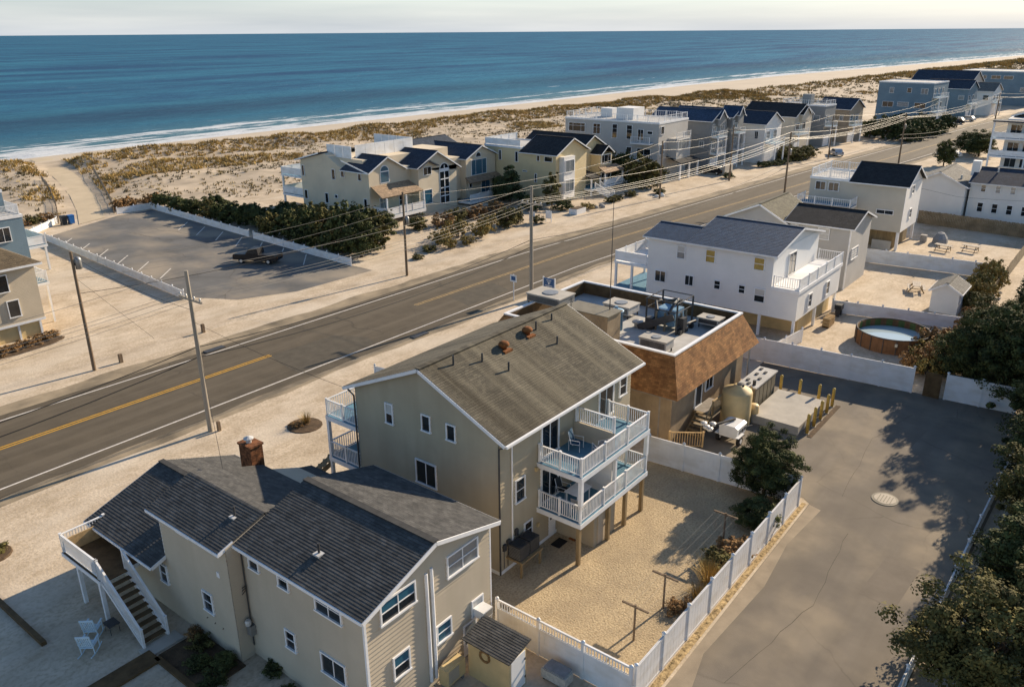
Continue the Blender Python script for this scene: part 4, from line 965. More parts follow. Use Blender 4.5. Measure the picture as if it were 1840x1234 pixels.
# ================================================================ FENCES
def vinyl_fence(label, p0, p1, h, n, cat='fence', lattice=False, gap=None, m='vinyl_white', sides=(True, True)):
    p0 = Vector((*p0, 0)); p1 = Vector((*p1, 0)); d = (p1 - p0); L = d.length / n; a = math.atan2(d.y, d.x)
    t = thing('vinyl_fence', label, cat, tuple(p0))
    hp = h - .45 if lattice else h - .1
    pm = MB().box(.065, -.02, .05, L - .065, .02, hp)
    npk = int((L - .13) / .28)
    for k in range(npk): pm.box(.075 + k * .28, -.028, .1, .075 + k * .28 + .262, .028, hp - .1)
    pm.box(.065, -.04, .03, L - .065, .04, .13); pm.box(.065, -.04, hp - .1, L - .065, .04, hp)
    if lattice:
        pm.box(.065, -.04, h - .1, L - .065, .04, h - .02)
        for k in range(int((L - .2) / .14)): pm.box(.12 + k * .14, -.015, hp, .12 + k * .14 + .035, .015, h - .1)
    panel = pm.mesh('panel', m)
    pom = MB().box(-.065, -.065, 0, .065, .065, h).lathe((0, 0, h), [(.11, 0), (.11, .03), (.02, .1)], 4); pmesh = pom.mesh('post', m)
    for k in range(n + 1):
        q = p0 + d * (k / n)
        child('post', pmesh, t, tuple(q), a)
        if k < n and not (gap and k in gap): child('panel', panel, t, tuple(q), a)
    return t
vinyl_fence('white vinyl fence with picket top joining the foreground house to the driveway', (22.65, 18.75), (22.65, 12.0), 1.85, 3, lattice=True)
vinyl_fence('long white vinyl fence dividing the gravel yard from the driveway', (22.85, 11.9), (41.0, 11.9), 1.85, 8)
vinyl_fence('white vinyl fence across the back of the gravel yard', (41.1, 12.1), (40.45, 21.1), 1.85, 4)
vinyl_fence('short white fence beside the road end of the tan house', (39.2, 44.3), (39.6, 41.6), 1.1, 2)
f = vinyl_fence('tall white fence along the far end of the driveway with a dark gate opening', (60.2, 24.0), (61.6, 4.2), 2.05, 9, gap=(6,))
MB().box(61.0, 10.0, .05, 61.06, 8.9, 1.9).build('gate_panel', 'wood_dark', f)
vinyl_fence('low white fence between the driveway and the right hand trees', (22, 3.75), (61, 3.15), 1.0, 14)
vinyl_fence('white fence between the pool yard and the shed yard', (76.2, 21.4), (78.0, 10.8), 1.3, 5)
vinyl_fence('white fence between the picnic yard and the shed yard', (96.5, 24.4), (97.6, 11.0), 1.7, 6)
vinyl_fence('white fence from the piling house down to the driveway fence', (66.6, 20.9), (61.0, 21.6), 1.3, 2)
# wall / fences of the parking lot
vinyl_fence('long low pale fence along the left side of the parking lot', (41.4, 74.6), (44.5, 112), 1.0, 16)
vinyl_fence('low white fence along the right rear of the parking lot', (61.5, 92.2), (63.8, 120.3), 1.0, 12)
vinyl_fence('low white fence along the right front of the parking lot', (60.0, 70.6), (61.4, 91.0), 1.0, 9)
vinyl_fence('short low white fence at the head of the parking lot', (58.6, 120.7), (63.7, 120.4), 1.0, 2)
vinyl_fence('short low white fence behind the two bins', (43.5, 115.5), (50.2, 121.5), 1.0, 4)
# brown board fence behind the picnic yard
def board_fence(label, p0, p1, h, m='wood_fence', bw=.16):
    p0 = Vector((*p0, 0)); p1 = Vector((*p1, 0)); d = p1 - p0; a = math.atan2(d.y, d.x); n = int(d.length / bw)
    t = thing('board_fence', label, 'fence', tuple(p0))
    me = MB().box(0, -.012, .04, bw * .92, .012, h).mesh('board', m)
    for k in range(n):
        o = child('board', me, t, tuple(p0 + d * (k / n)), a); o.scale.z = random.uniform(.97, 1.02)
    b = MB(); nr_ = Vector((-d.y, d.x, 0)).normalized() * .05
    for z in (.4, h - .35): b.bar(p0 + nr_ + Vector((0, 0, z)), p1 + nr_ + Vector((0, 0, z)), .05, .09)
    b.build('rail', m, t)
    return t
board_fence('brown board fence between the picnic yard and the white houses', (121.5, 24.5), (119.8, 10.2), 1.85, bw=.2)
board_fence('brown board fence running along the back of the beach yards', (98.5, 10.2), (119.6, 10.2), 1.7, bw=.25)
board_fence('weathered board fence beside the reeds behind the shed', (79.0, 10.3), (98.3, 10.2), 1.5, bw=.25)

# ================================================================ WHITE HOUSE ON PILINGS
wh = thing('piling_house', 'white house on pilings with dark blue roof and rear roof deck', 'house', (71, 28, 0))
gwalls(wh, 'y', 66.0, 77.2, 23.8, 31.5, 1.9, 7.45, 7.45, 71.7, 8.62, 'siding_white')
gwalls(wh, 'y', 66.0, 72.0, 31.502, 35.7, 1.9, 7.45, 7.45, 69.0, 8.05, 'siding_white')
groof(wh, 'y', 65.6, 77.6, 23.4, 31.7, 7.36, 7.36, 71.7, 8.68, 'roof_blue', 22)
groof(wh, 'y', 65.6, 72.4, 31.72, 36.1, 7.36, 7.36, 69.0, 8.1, 'roof_blue', 16)
MB().box(65.995, 23.77, 1.9, 77.2, 23.798, 7.4).build('gable_boarding', 'siding_white_vert', wh)
MB().box(66.0, 21.4, 1.9, 77.2, 23.768, 4.3).build('lower_wall', 'siding_white', wh)
deck(wh, 65.9, 21.3, 77.3, 23.766, 4.62, .3, floor='trim_white')
railing(wh, (66.0, 21.4, 4.62), (66.0, 23.6, 4.62), .95, fine=True, sp=.2); railing(wh, (66.0, 21.4, 4.62), (77.2, 21.4, 4.62), .95, solid=True); railing(wh, (77.2, 21.4, 4.62), (77.2, 23.6, 4.62), .95, sp=.2)
win(wh, 'y', 23.77, 69.5, 71.3, 4.65, 6.7, 'sl', name='sliding_door')
for u0, u1, z0, z1, pn in ((31.9, 32.75, 5.65, 6.9, ('blind', 'glass_pale')), (29.0, 29.95, 5.75, 6.95, 'board_yellow'), (24.5, 25.5, 5.8, 6.95, 'board_yellow'), (33.7, 34.85, 3.15, 4.25, 'glass'), (30.9, 31.8, 3.3, 4.3, 'glass'), (28.3, 28.95, 3.45, 4.3, 'glass'), (26.0, 26.65, 3.5, 4.28, 'glass'), (24.2, 25.2, 3.0, 4.25, ('blind', 'glass'))):
    win(wh, 'x', 66.0, u0, u1, z0, z1, 'sl' if z1 - z0 < 1.15 and u1 - u0 > .88 else 'dh', pane=pn)
for x0 in (68.6, 73.2): win(wh, 'y', 21.4, x0, x0 + .9, 2.4, 3.7, 'dh')
for x in (66.2, 71.5, 77.0):
    for y in (21.6, 24.6, 30, 35.5):
        if x < 73 or y < 31: post(wh, x, y, 0, 1.89, .22, 'trim_white', 'piling')
MB().box(68.5, 22.0, 0, 76.8, 30.0, 1.86).build('ground_enclosure', 'plastic_cream', wh)
deck(wh, 66.0, 35.72, 72.0, 39.3, 4.4, .25, floor='trim_white')
for a, c in (((66.1, 35.9), (66.1, 39.2)), ((66.1, 39.2), (71.9, 39.2)), ((71.9, 39.2), (71.9, 35.9))): railing(wh, (*a, 4.4), (*c, 4.4), .95, solid=True)
MB().box(68.8, 36.2, 4.4, 70.0, 37.2, 5.7).build('hatch_box', 'wood_table', wh)
for x in (66.15, 71.85):
    for y in (37.4, 39.15): post(wh, x, y, 0, 4.13, .2)
deck(wh, 66.0, 35.75, 72.0, 39.3, 1.9, .2)

# ================================================================ GREY HOUSE BEHIND
gh = thing('grey_house', 'grey house with black roof behind the white piling house', 'house', (88, 27, 0))
gwalls(gh, 'y', 84.0, 91.0, 22.8, 29.3, 0, 6.5, 6.5, 87.5, 7.6, 'siding_grey')
groof(gh, 'y', 83.6, 91.4, 22.4, 29.5, 6.42, 6.42, 87.5, 7.66, 'roof_black', 18)
gwalls(gh, 'x', 29.302, 36.4, 84.2, 91.5, 0, 5.95, 5.95, 32.4, 7.7, 'siding_grey')
groof(gh, 'x', 28.9, 37.0, 83.8, 92, 5.95, 5.75, 32.4, 7.8, 'roof_olive', 20)
win(gh, 'x', 84.0, 24.85, 26.05, 4.9, 6.1, 'dh', pane='blind'); win(gh, 'x', 84.0, 28.1, 28.9, 5.2, 6.1, 'dh')
win(gh, 'y', 22.8, 85.0, 87.2, 2.9, 4.1, 'g24', pane='blind')
MB().box(83.96, 22.76, 0, 84.08, 22.88, 6.4).build('corner_board', 'trim_white', gh)

# ================================================================ TALL BEIGE HOUSE
tb = thing('tall_beige_house', 'tall stone coloured house on pilings with black roof and white roof deck', 'house', (108, 28, 0))
MB().box(104, 22.7, 2.2, 111.5, 34.0, 7.7).build('wall', 'siding_stone', tb)
gwalls(tb, 'y', 104.02, 111.48, 22.72, 29.0, 7.71, 7.75, 7.75, 107.75, 9.6, 'siding_white')
MB().box(104, 22.66, 2.2, 111.5, 22.698, 7.7).build('end_boarding', 'siding_white', tb)
groof(tb, 'y', 103.6, 111.9, 22.3, 29.2, 7.72, 7.72, 107.75, 9.7, 'roof_black', 20)
flatroof(tb, 104, 29.25, 111.5, 34.0, 7.7)
for a, c in (((104.1, 29.4), (104.1, 33.9)), ((104.1, 33.9), (111.4, 33.9)), ((111.4, 33.9), (111.4, 29.4))): railing(tb, (*a, 7.92), (*c, 7.92), .95, fine=False, sp=.3)
win(tb, 'x', 104, 32.0, 33.3, 6.3, 7.4, 'sl'); win(tb, 'x', 104, 30.4, 31.7, 6.3, 7.4, 'sl'); win(tb, 'x', 104, 23.7, 25.7, 4.2, 4.75, 'sl')
win(tb, 'y', 22.66, 106.5, 107.6, 6.4, 7.5, 'dh'); win(tb, 'y', 22.66, 107.0, 108.0, 3.4, 4.6, 'dh')
deck(tb, 101.2, 28.0, 103.998, 34.5, 5.0, .25); 
for a, c in (((101.3, 28.1), (101.3, 34.4)), ((101.3, 28.1), (103.9, 28.1)), ((101.3, 34.4), (103.9, 34.4))): railing(tb, (*a, 5.0), (*c, 5.0), .9, fine=False, sp=.25)
for x in (104.2, 111.3):
    for y in (22.9, 28, 33.8): post(tb, x, y, 0, 2.19, .3, 'trim_white', 'piling')
for y in (28.2, 34.3): post(tb, 101.4, y, 0, 4.72, .2)
MB().box(105.2, 23.4, 0, 111, 33.0, 2.17).build('ground_enclosure', 'wood_post', tb)
MB().box(103.7, 23.4, 0, 103.78, 25.6, 1.1).build('lattice_screen', 'concrete', tb)
# white gabled house and long white house
kh = thing('white_gabled_house', 'white gabled house with grey roof behind the board fence', 'house', (129, 23, 0))
gwalls(kh, 'x', 19.9, 26.8, 125.0, 134, 0, 5.0, 5.0, 23.3, 6.6, 'siding_white')
groof(kh, 'x', 19.5, 27.2, 124.6, 134.4, 4.9, 4.9, 23.3, 6.72, 'roof_grey', 16)
for y in (21, 24.6): MB().tube([(127, y, 5.6), (127, y, 6.2)], .12, 8).build('vent_pipe', 'metal_light', kh)
lw = thing('long_white_house', 'long white house with slate roof and rows of small windows at right edge', 'house', (129, 15, 0))
gwalls(lw, 'y', 126.2, 134, 4.0, 19.6, 0, 5.6, 5.6, 130.2, 7.0, 'siding_white')
groof(lw, 'y', 125.8, 134.4, 3.6, 19.8, 5.5, 5.5, 130.2, 7.1, 'roof_slate', 18)
for k in range(6):
    y = 17.6 - k * 1.75
    win(lw, 'x', 126.2, y, y + .75, 1.6, 2.9, 'dh'); win(lw, 'x', 126.2, y + .05, y + .7, 4.3, 5.3, 'dh', pane='glass_pale' if k else 'glass')
MB().box(128.5, 19.2, 6.0, 129.6, 20.2, 8.0).build('chimney', 'siding_white', lw)
for y in (17, 13): MB().tube([(129, y, 6.5), (129, y, 7.2)], .12, 8).build('vent_pipe', 'metal_light', lw)
# modern white house at right edge
nh = thing('modern_white_house', 'boxy white house with tiers of balconies at right edge', 'house', (182, 20, 0))
MB().box(178, 8, 0, 190, 23.5, 9.2).build('wall', 'siding_white', nh); flatroof(nh, 178, 8, 190, 23.5, 9.2)
groof(nh, 'x', 12, 24.0, 184.0, 192, 9.5, 9.5, 18.5, 11.2, 'roof_slate', 10)
for z in (3.0, 6.2):
    deck(nh, 175.5, 14.0, 177.998, 25.5, z, .3)
    for a, c in (((175.6, 14.1), (175.6, 25.4)), ((175.6, 25.4), (177.9, 25.4))): railing(nh, (*a, z), (*c, z), 1.0, solid=True)
for y in (14.2, 19.5, 25.3): post(nh, 175.7, y, 0, 9.0, .28)
MB().box(175.3, 13.8, 9.0, 177.99, 25.6, 9.25).build('canopy', 'roof_slate', nh)
for z in (.8, 3.4, 6.6):
    for y in (15.5, 18.5, 21.0): win(nh, 'x', 178, y, y + 1.9, z, z + 1.9, 'sl')

# ================================================================ OCEAN SIDE HOUSES
# A: large cream house beside the parking lot
ha = thing('cream_beach_house', 'large cream beach house with blue slate gables and white sun deck walls', 'house', (88, 93, 0))
MB().box(77, 85.5, .6, 96, 100.2, 7.0).build('wall', 'siding_cream', ha)
MB().box(78.3, 88.0, 7.01, 96, 99.0, 8.3).build('wall', 'siding_cream', ha)
MB().box(77.05, 86.3, 0, 95.9, 100, .598).build('foundation', 'siding_cream', ha)
MB().extrude([(85.55, 7.01), (91.0, 7.01), (94.6, 8.9), (100.1, 7.6), (100.1, 7.01)], 'x', 77.02, 78.29).build('wall', 'siding_cream', ha)
# rear shed roof (ocean end)
b = MB(); b.slope((76.6, 100.9, 7.6), (90, 100.9, 7.6), (90, 95.4, 9.0), (76.6, 95.4, 9.0), 14); b.build('roof', 'roof_slate', ha)
b = MB(); b.bar((76.58, 100.9, 7.52), (76.58, 95.4, 8.92), .05, .18); b.bar((76.6, 100.93, 7.52), (90, 100.93, 7.52), .05, .16)
b.build('fascia', 'trim_white', ha); MB().bar((76.58, 85.2, 6.92), (76.58, 90.6, 8.25), .05, .18).build('rake_board', 'trim_white', ha)
# sun deck screens on top
for k in range(6):
    MB().box(79.2 + k * 1.9, 90.3, 8.31, 81.04 + k * 1.9, 90.4, 10.1).build('screen_panel', 'vinyl_white', ha)
for k in range(3): MB().box(78.4, 90.4 + k * 1.75, 8.31, 78.5, 92.1 + k * 1.75, 10.0).build('screen_panel', 'vinyl_white', ha)
for k in range(5): MB().box(90.7, 90.4 + k * 1.7, 8.31, 90.8, 92.05 + k * 1.7, 10.1).build('screen_panel', 'vinyl_white', ha)
# front gables
groof(ha, 'y', 76.6, 84.2, 85.1, 91.0, 6.95, 6.75, 80.4, 8.85, 'roof_slate', 14)
MB().extrude([(77.0, 7.0), (83.8, 7.0), (80.4, 8.7)], 'y', 85.5, 91.0).build('gable_wall', 'siding_cream', ha)
MB().box(85.2, 84.0, .0, 93.45, 85.49, 6.3).build('wall', 'siding_cream', ha)
MB().extrude([(85.2, 6.31), (93.45, 5.6), (93.45, 6.31), (89.0, 8.65), (85.2, 6.9)], 'y', 84.0, 91.5).build('gable_wall', 'siding_cream', ha)
groof(ha, 'y', 84.6, 94.2, 83.6, 92.0, 6.75, 5.9, 89.0, 8.8, 'roof_slate', 16)
b = MB(); b.slope((84.9, 83.4, 6.75), (84.9, 84.5, 6.75), (87.0, 84.5, 7.7), (87.0, 83.4, 7.7), 5); b.slope((89.1, 84.5, 6.75), (89.1, 83.4, 6.75), (87.0, 83.4, 7.7), (87.0, 84.5, 7.7), 5); b.build('dormer_roof', 'roof_slate', ha)
MB().box(96.01, 84.3, 0, 103.2, 96, 6.7).build('wall', 'siding_cream', ha)
MB().extrude([(96.01, 6.71), (103.2, 6.71), (99.5, 8.35)], 'y', 84.3, 94).build('gable_wall', 'siding_cream', ha)
groof(ha, 'y', 95.6, 103.7, 83.9, 94.5, 6.75, 6.75, 99.5, 8.5, 'roof_slate', 14)
groof(ha, 'x', 91.0, 99.4, 91.0, 103.4, 7.3, 7.3, 95.2, 9.0, 'roof_slate', 14)
# arched windows: pane plus ring
def arch(parent, c, u, z0, w, h, pane='glass_blue'):
    pts = [(u - w, z0), (u + w, z0)] + [(u + w * math.cos(a), z0 + h + w * math.sin(a)) for a in [k * math.pi / 8 for k in range(9)]]
    out_ = [(u - w - .12, z0 - .12), (u + w + .12, z0 - .12)] + [(u + (w + .12) * math.cos(a), z0 + h + (w + .12) * math.sin(a)) for a in [k * math.pi / 8 for k in range(9)]]
    o = MB().extrude(out_, 'y', c - .03, c).build('window', 'trim_white', parent)
    MB().extrude(pts, 'y', c - .045, c - .031).build('pane', pane, o)
    MB().box(u - w, c - .06, z0 + h * .95, u + w, c - .046, z0 + h * 1.05).build('muntin', 'trim_white', o); return o
arch(ha, 85.5, 80.0, 5.3, .75, 1.5)
arch(ha, 84.0, 90.7, .9, .95, 4.9, 'glass')
for z in (1.9, 3.1, 4.4): MB().box(89.8, 83.935, z, 91.6, 83.953, z + .16).build('muntin', 'trim_white', ha)
MB().box(90.62, 83.93, .95, 90.78, 83.952, 6.5).build('muntin', 'trim_white', ha)
win(ha, 'y', 84.0, 86.2, 87.9, 5.5, 6.7, 'sl'); win(ha, 'y', 84.0, 86.1, 87.9, 1.3, 3.4, 'fix', pane='glass_blue')
win(ha, 'y', 84.3, 97.2, 100.9, 4.0, 6.4, 'tr3', pane='glass_blue'); arch(ha, 84.3, 99.0, 6.75, .55, .1, 'glass')
win(ha, 'y', 84.3, 99.5, 101.7, .9, 2.9, 'sl', pane='glass_blue'); win(ha, 'y', 84.3, 96.6, 97.3, 2.2, 2.9, 'fix')
win(ha, 'y', 85.5, 78.7, 80.3, 1.5, 3.2, 'sl', pane='glass_pale'); win(ha, 'y', 85.5, 82.5, 83.4, 1.6, 3.1, 'dh')
for u0, u1, z0, z1 in ((99.3, 99.9, 5.25, 6.85), (92.45, 93.2, 5.35, 6.85), (90.45, 91.2, 5.85, 6.8), (86.95, 87.65, 5.7, 6.7), (99.0, 99.75, 1.85, 3.25), (94.3, 95.05, 1.75, 3.25), (92.25, 92.9, 2.7, 3.25), (86.05, 86.75, 1.85, 3.3)):
    win(ha, 'x', 77, u0, u1, z0, z1, 'fix')
# tiled porch roofs
b = MB(); b.slope((76.9, 82.9, 3.75), (85.0, 82.9, 3.75), (84.6, 85.49, 5.0), (77.3, 85.49, 5.0), 9); b.build('porch_roof', 'roof_terracotta', ha)
b = MB(); b.slope((95.4, 83.0, 3.2), (103.8, 83.0, 3.2), (103.4, 84.29, 3.9), (95.8, 84.29, 3.9), 6); b.build('porch_roof', 'roof_terracotta', ha)
deck(ha, 77.4, 82.6, 85.1, 85.48, 1.2, .5); railing(ha, (77.5, 82.7, 1.2), (85.0, 82.7, 1.2), 1.0, solid=True); railing(ha, (77.5, 82.7, 1.2), (77.5, 85.4, 1.2), 1.0, solid=True)
for x in (77.55, 81.3, 84.9): post(ha, x, 82.75, 0 if x < 78 else 1.2, 3.6, .2)
deck(ha, 94.0, 81.8, 103.0, 84.28, .7, .4); railing(ha, (94.1, 81.9, .7), (102.9, 81.9, .7), 1.0, solid=True)
MB().box(103.1, 81.5, 0, 103.3, 86, 2.6).build('privacy_wall', 'vinyl_white', ha)
# ocean decks
deck(ha, 77.5, 100.22, 84, 105.8, 4.9, .3); deck(ha, 77.5, 100.22, 84, 105.8, 2.0, .3)
for z in (2.0, 4.9):
    railing(ha, (77.6, 100.4, z), (77.6, 105.7, z), 1.1, solid=True); railing(ha, (77.6, 105.7, z), (83.9, 105.7, z), 1.1, solid=True)
post(ha, 77.7, 105.6, 0, 4.6, .25)

# B: yellow house
hb = thing('yellow_beach_house', 'pale yellow beach house with black gables and front steps', 'house', (113, 80, 0))
MB().box(103.5, 72.6, 0, 112, 86.7, 7.4).build('wall', 'siding_yellow', hb)
flatroof(hb, 103.5, 79.4, 112, 86.7, 7.9); MB().box(103.52, 79.42, 7.41, 111.98, 86.68, 7.79).build('wall', 'siding_yellow', hb)
for a, c in (((103.6, 79.6), (103.6, 86.6)), ((103.6, 86.6), (111.9, 86.6))): railing(hb, (*a, 8.1), (*c, 8.1), 1.0, solid=True)
MB().extrude([(103.5, 7.41), (112, 7.41), (107.7, 9.5)], 'y', 72.6, 79.4).build('gable_wall', 'siding_yellow', hb)
groof(hb, 'y', 103.0, 112.5, 72.1, 79.38, 7.4, 7.4, 107.7, 9.6, 'roof_black', 14)
MB().box(112.01, 74.5, 0, 121, 86, 6.6).build('wall', 'siding_yellow', hb)
MB().extrude([(112.01, 6.61), (121, 6.61), (116.5, 8.9)], 'y', 74.5, 86).build('gable_wall', 'siding_yellow', hb)
groof(hb, 'y', 111.6, 121.5, 74.0, 86.5, 6.6, 6.6, 116.5, 9.05, 'roof_black', 14)
MB().box(104.4, 71.7, .6, 107.4, 72.59, 7.0).build('bay', 'siding_white', hb)
MB().box(116.2, 72.6, .6, 119.8, 74.49, 6.0).build('bay', 'siding_yellow', hb)
groof(hb, 'y', 115.9, 120.1, 72.2, 75.5, 6.1, 6.1, 118, 7.4, 'roof_black', 8)
for z in (1.6, 4.6): win(hb, 'y', 71.7, 104.7, 107.1, z, z + 1.9, 'sl', pane='glass_pale')
for z in (1.5, 4.4): win(hb, 'y', 72.6, 116.5, 119.4, z, z + 1.5, 'tr3')
for u0, u1, z0, z1 in ((84.9, 86.1, 5.6, 7.3), (83.2, 83.75, 5.8, 7.4), (79.85, 80.45, 5.75, 7.4), (75.6, 76.2, 6.2, 7.1), (73.2, 74.75, 6.25, 7.05), (78.1, 78.95, 4.34, 4.6), (76.15, 76.6, 2.9, 4.3)): win(hb, 'x', 103.5, u0, u1, z0, z1, 'fix', pane='glass')
b = MB(); b.slope((111.6, 71.2, 2.9), (114.6, 71.2, 2.9), (114.4, 74.49, 3.7), (111.8, 74.49, 3.7), 7); b.build('porch_roof', 'roof_black', hb)
for x in (111.8, 114.4): post(hb, x, 71.4, .0, 2.75, .2)
stairs(hb, (113.1, 68.3, 0), (113.1, 71.0, 1.2), 1.6, 6, 'trim_white'); railing(hb, (112.3, 68.3, 0), (112.3, 71.0, 1.2), .95, fine=False); railing(hb, (113.9, 68.3, 0), (113.9, 71, 1.2), .95, fine=False)
deck(hb, 111.5, 71.0, 121, 74.48, 1.2, .3); railing(hb, (115.2, 71.1, 1.2), (120.9, 71.1, 1.2), .95, solid=True)
b = MB(); b.slope((115.2, 70.8, 3.3), (121.4, 70.8, 3.3), (121.0, 72.55, 4.1), (115.6, 72.55, 4.1), 6); b.build('porch_roof', 'roof_terracotta', hb)
for x in (115.5, 121): post(hb, x, 71.1, 1.2, 3.2, .2)

def beach_house(name, label, x0, x1, y0, y1, h, wallm, roofm, style='flat', front='tr2t', z0=0, deckw=2.2, rz=0.0, seed=1, garage=True, pane='glass_pale', rails=True):
    """three storey beach house: rotated about its road corner; road side is -y, camera side is -x"""
    rnd = random.Random(seed)
    t = thing(name, label, 'house', (x0, y0, 0)); Y = y1 - y0; X = x1 - x0
    MB().box(x0, y0, 0, x1, y1, h).build('wall', wallm, t)
    if style == 'flat':
        flatroof(t, x0, y0, x1, y1, h)
        if rails:
            for a, c in (((x0 + .2, y0 + .2), (x0 + .2, y1 - .2)), ((x0 + .2, y0 + .2), (x1 - .2, y0 + .2)), ((x1 - .2, y0 + .2), (x1 - .2, y1 - .2)), ((x0 + .2, y1 - .2), (x1 - .2, y1 - .2))): railing(t, (*a, h + .1), (*c, h + .1), 1.0, fine=False, sp=.5)
            MB().box(x0 + X * .45, y0 + Y * .45, h + .06, x0 + X * .75, y0 + Y * .65, h + 2.2).build('stair_head', wallm, t)
    else:
        rr = (x0 + x1) / 2; zr = h + X * .28
        MB().extrude([(x0, h + .002), (x1, h + .002), (rr, zr - .05)], 'y', y0, y1).build('gable_wall', wallm, t)
        groof(t, 'y', x0 - .4, x1 + .4, y0 - .4, y1 + .4, h - .05, h - .05, rr, zr, roofm, 12)
        if style == 'dormer':
            groof(t, 'y', x0 + X * .25, x0 + X * .75, y0 - .9, y0 + 3, h + .3, h + .3, rr, h + 1.9, roofm, 6)
            MB().extrude([(x0 + X * .27, h - 1.0), (x0 + X * .73, h - 1.0), (x0 + X * .73, h + .3), (rr, h + 1.75), (x0 + X * .27, h + .3)], 'y', y0 - .6, y0 - .002).build('dormer', wallm, t)
    nf = max(2, int(h / 3))
    for f in range(nf):
        z = f * (h / nf) + .9
        if f == 0 and garage:
            for k in range(max(1, int(X / 4.5))):
                g_ = MB().box(x0 + .6 + k * 4, y0 - .05, .05, x0 + 3.4 + k * 4, y0, 2.2).build('garage_door', 'trim_white', t)
                for q in range(3): MB().box(x0 + .7 + k * 4, y0 - .062, .6 + q * .5, x0 + 3.3 + k * 4, y0 - .05, .62 + q * .5).build('seam', 'metal_grey', g_)
        else:
            for k in range(max(1, int(X / 3.2))):
                u = x0 + .7 + k * 3.1
                if u + 1.6 < x1: win(t, 'y', y0, u, u + 1.6, z, z + 1.5, front, pane=pane)
        n = max(2, int(Y / 4))
        for k in range(n):
            if rnd.random() < .8:
                u = y0 + .8 + k * (Y - 1) / n + rnd.random() * .5; w = rnd.choice((.8, 1.0, 1.6) if h < 10 else (1.2, 1.8, 3.0))
                if f > 0: win(t, 'x', x0, u, u + w, z + rnd.choice((0, .3)), z + 1.5, rnd.choice(('dh', 'tr1t', 'sl')), pane=rnd.choice((pane, 'glass')))
        if f > 0 and deckw:
            zf = f * (h / nf) + .2
            deck(t, x0 + .4, y0 - deckw, x0 + X * .6, y0 - .07, zf, .25)
            railing(t, (x0 + .5, y0 - deckw + .1, zf), (x0 + X * .6 - .1, y0 - deckw + .1, zf), 1.0, fine=False, sp=.3)
            railing(t, (x0 + .5, y0 - deckw + .1, zf), (x0 + .5, y0 - .1, zf), 1.0, fine=False, sp=.3)
    if deckw:
        for x in (x0 + .5, x0 + X * .6 - .1): post(t, x, y0 - deckw + .15, 0, (nf - 1) * (h / nf) - .05, .22)
    t.rotation_euler = (0, 0, rz); return t
# C: big grey house
hc = thing('grey_flat_roof_house', 'large grey beach house with white roof deck railing', 'house', (136, 80, 0))
MB().box(131, 70.0, 0, 142, 89.8, 9.8).build('wall', 'siding_grey', hc); flatroof(hc, 131, 70.0, 142, 89.8, 9.8)
for a, c in (((131.2, 70.2), (131.2, 89.6)), ((131.2, 70.2), (141.8, 70.2)), ((141.8, 70.2), (141.8, 89.6)), ((131.2, 89.6), (141.8, 89.6))): railing(hc, (*a, 9.9), (*c, 9.9), 1.1, fine=False, sp=.45)
MB().box(134, 77, 9.86, 138, 80.5, 11.9).build('stair_head', 'siding_white', hc); MB().box(136.5, 83, 9.86, 139, 85.5, 11.4).build('stair_head', 'siding_white', hc)
for u0, u1, z0, z1, st in ((85.3, 89.0, 7.5, 9.1, 'tr3t'), (82.0, 83.6, 7.3, 9.2, 'tr2t'), (78.4, 79.5, 6.8, 9.3, 'tr1t'), (75.3, 76.5, 6.8, 9.3, 'tr1t'), (75.3, 76.4, 3.6, 5.5, 'dh'), (82, 83.5, 3.6, 5.4, 'dh'), (73.0, 74.2, 6.7, 8.7, 'sl'), (71.2, 72.3, 7.9, 8.5, 'fix'), (71.4, 74.2, 3.6, 5.4, 'sl')): win(hc, 'x', 131, u0, u1, z0, z1, st)
deck(hc, 129.4, 70.9, 130.998, 74.8, 6.5, .25); railing(hc, (129.5, 71, 6.5), (129.5, 74.7, 6.5), 1.0, fine=False, sp=.4); deck(hc, 129.4, 70.9, 130.998, 74.8, 3.5, .25); railing(hc, (129.5, 71, 3.5), (129.5, 74.7, 3.5), 1.0, fine=False, sp=.4)
MB().box(134.5, 68.2, 3.4, 140, 69.998, 7.0).build('bay', 'siding_grey', hc); win(hc, 'y', 68.2, 135, 139.2, 5.0, 6.8, 'tr3', pane='glass_pale')
railing(hc, (134.6, 68.3, 7.02), (139.9, 68.3, 7.02), 1.0, fine=False, sp=.3); win(hc, 'y', 70, 131.6, 132.8, 7.9, 9.3, 'fix'); win(hc, 'y', 70, 131.4, 133.2, 4.4, 6.2, 'sl', pane='glass_pale')
b = MB(); b.slope((133.5, 66.6, 3.0), (141, 66.6, 3.0), (140.5, 69.9, 3.9), (134, 69.9, 3.9), 6); b.build('porch_roof', 'roof_black', hc)
for x in (133.8, 137.3, 140.7): post(hc, x, 66.9, 0, 2.9, .25)
MB().box(143, 62.5, 0, 146.5, 63.0, 1.8).box(143, 63.0, 0, 143.4, 66, 1.5).build('garden_wall', 'concrete', hc)
beach_house('slate_grey_house', 'dark grey house with blue roof and narrow gabled dormer', 146, 152.5, 67.3, 80, 9.2, 'siding_darkgrey', 'roof_blue', 'dormer', 'tr2t', deckw=1.6, seed=2, rz=-.04)
beach_house('slate_grey_house', 'second dark grey house with gabled dormer beside the white house', 153.6, 158.5, 66.5, 79, 9.4, 'siding_darkgrey', 'roof_blue', 'dormer', 'tr2t', deckw=1.6, seed=3, rz=-.05)
beach_house('small_white_house', 'pale house with slate roof between dark grey and beige houses', 160.5, 168, 62.5, 71, 7.7, 'siding_white', 'roof_slate', 'gable', 'dh', deckw=2.4, seed=4, rz=-.06)
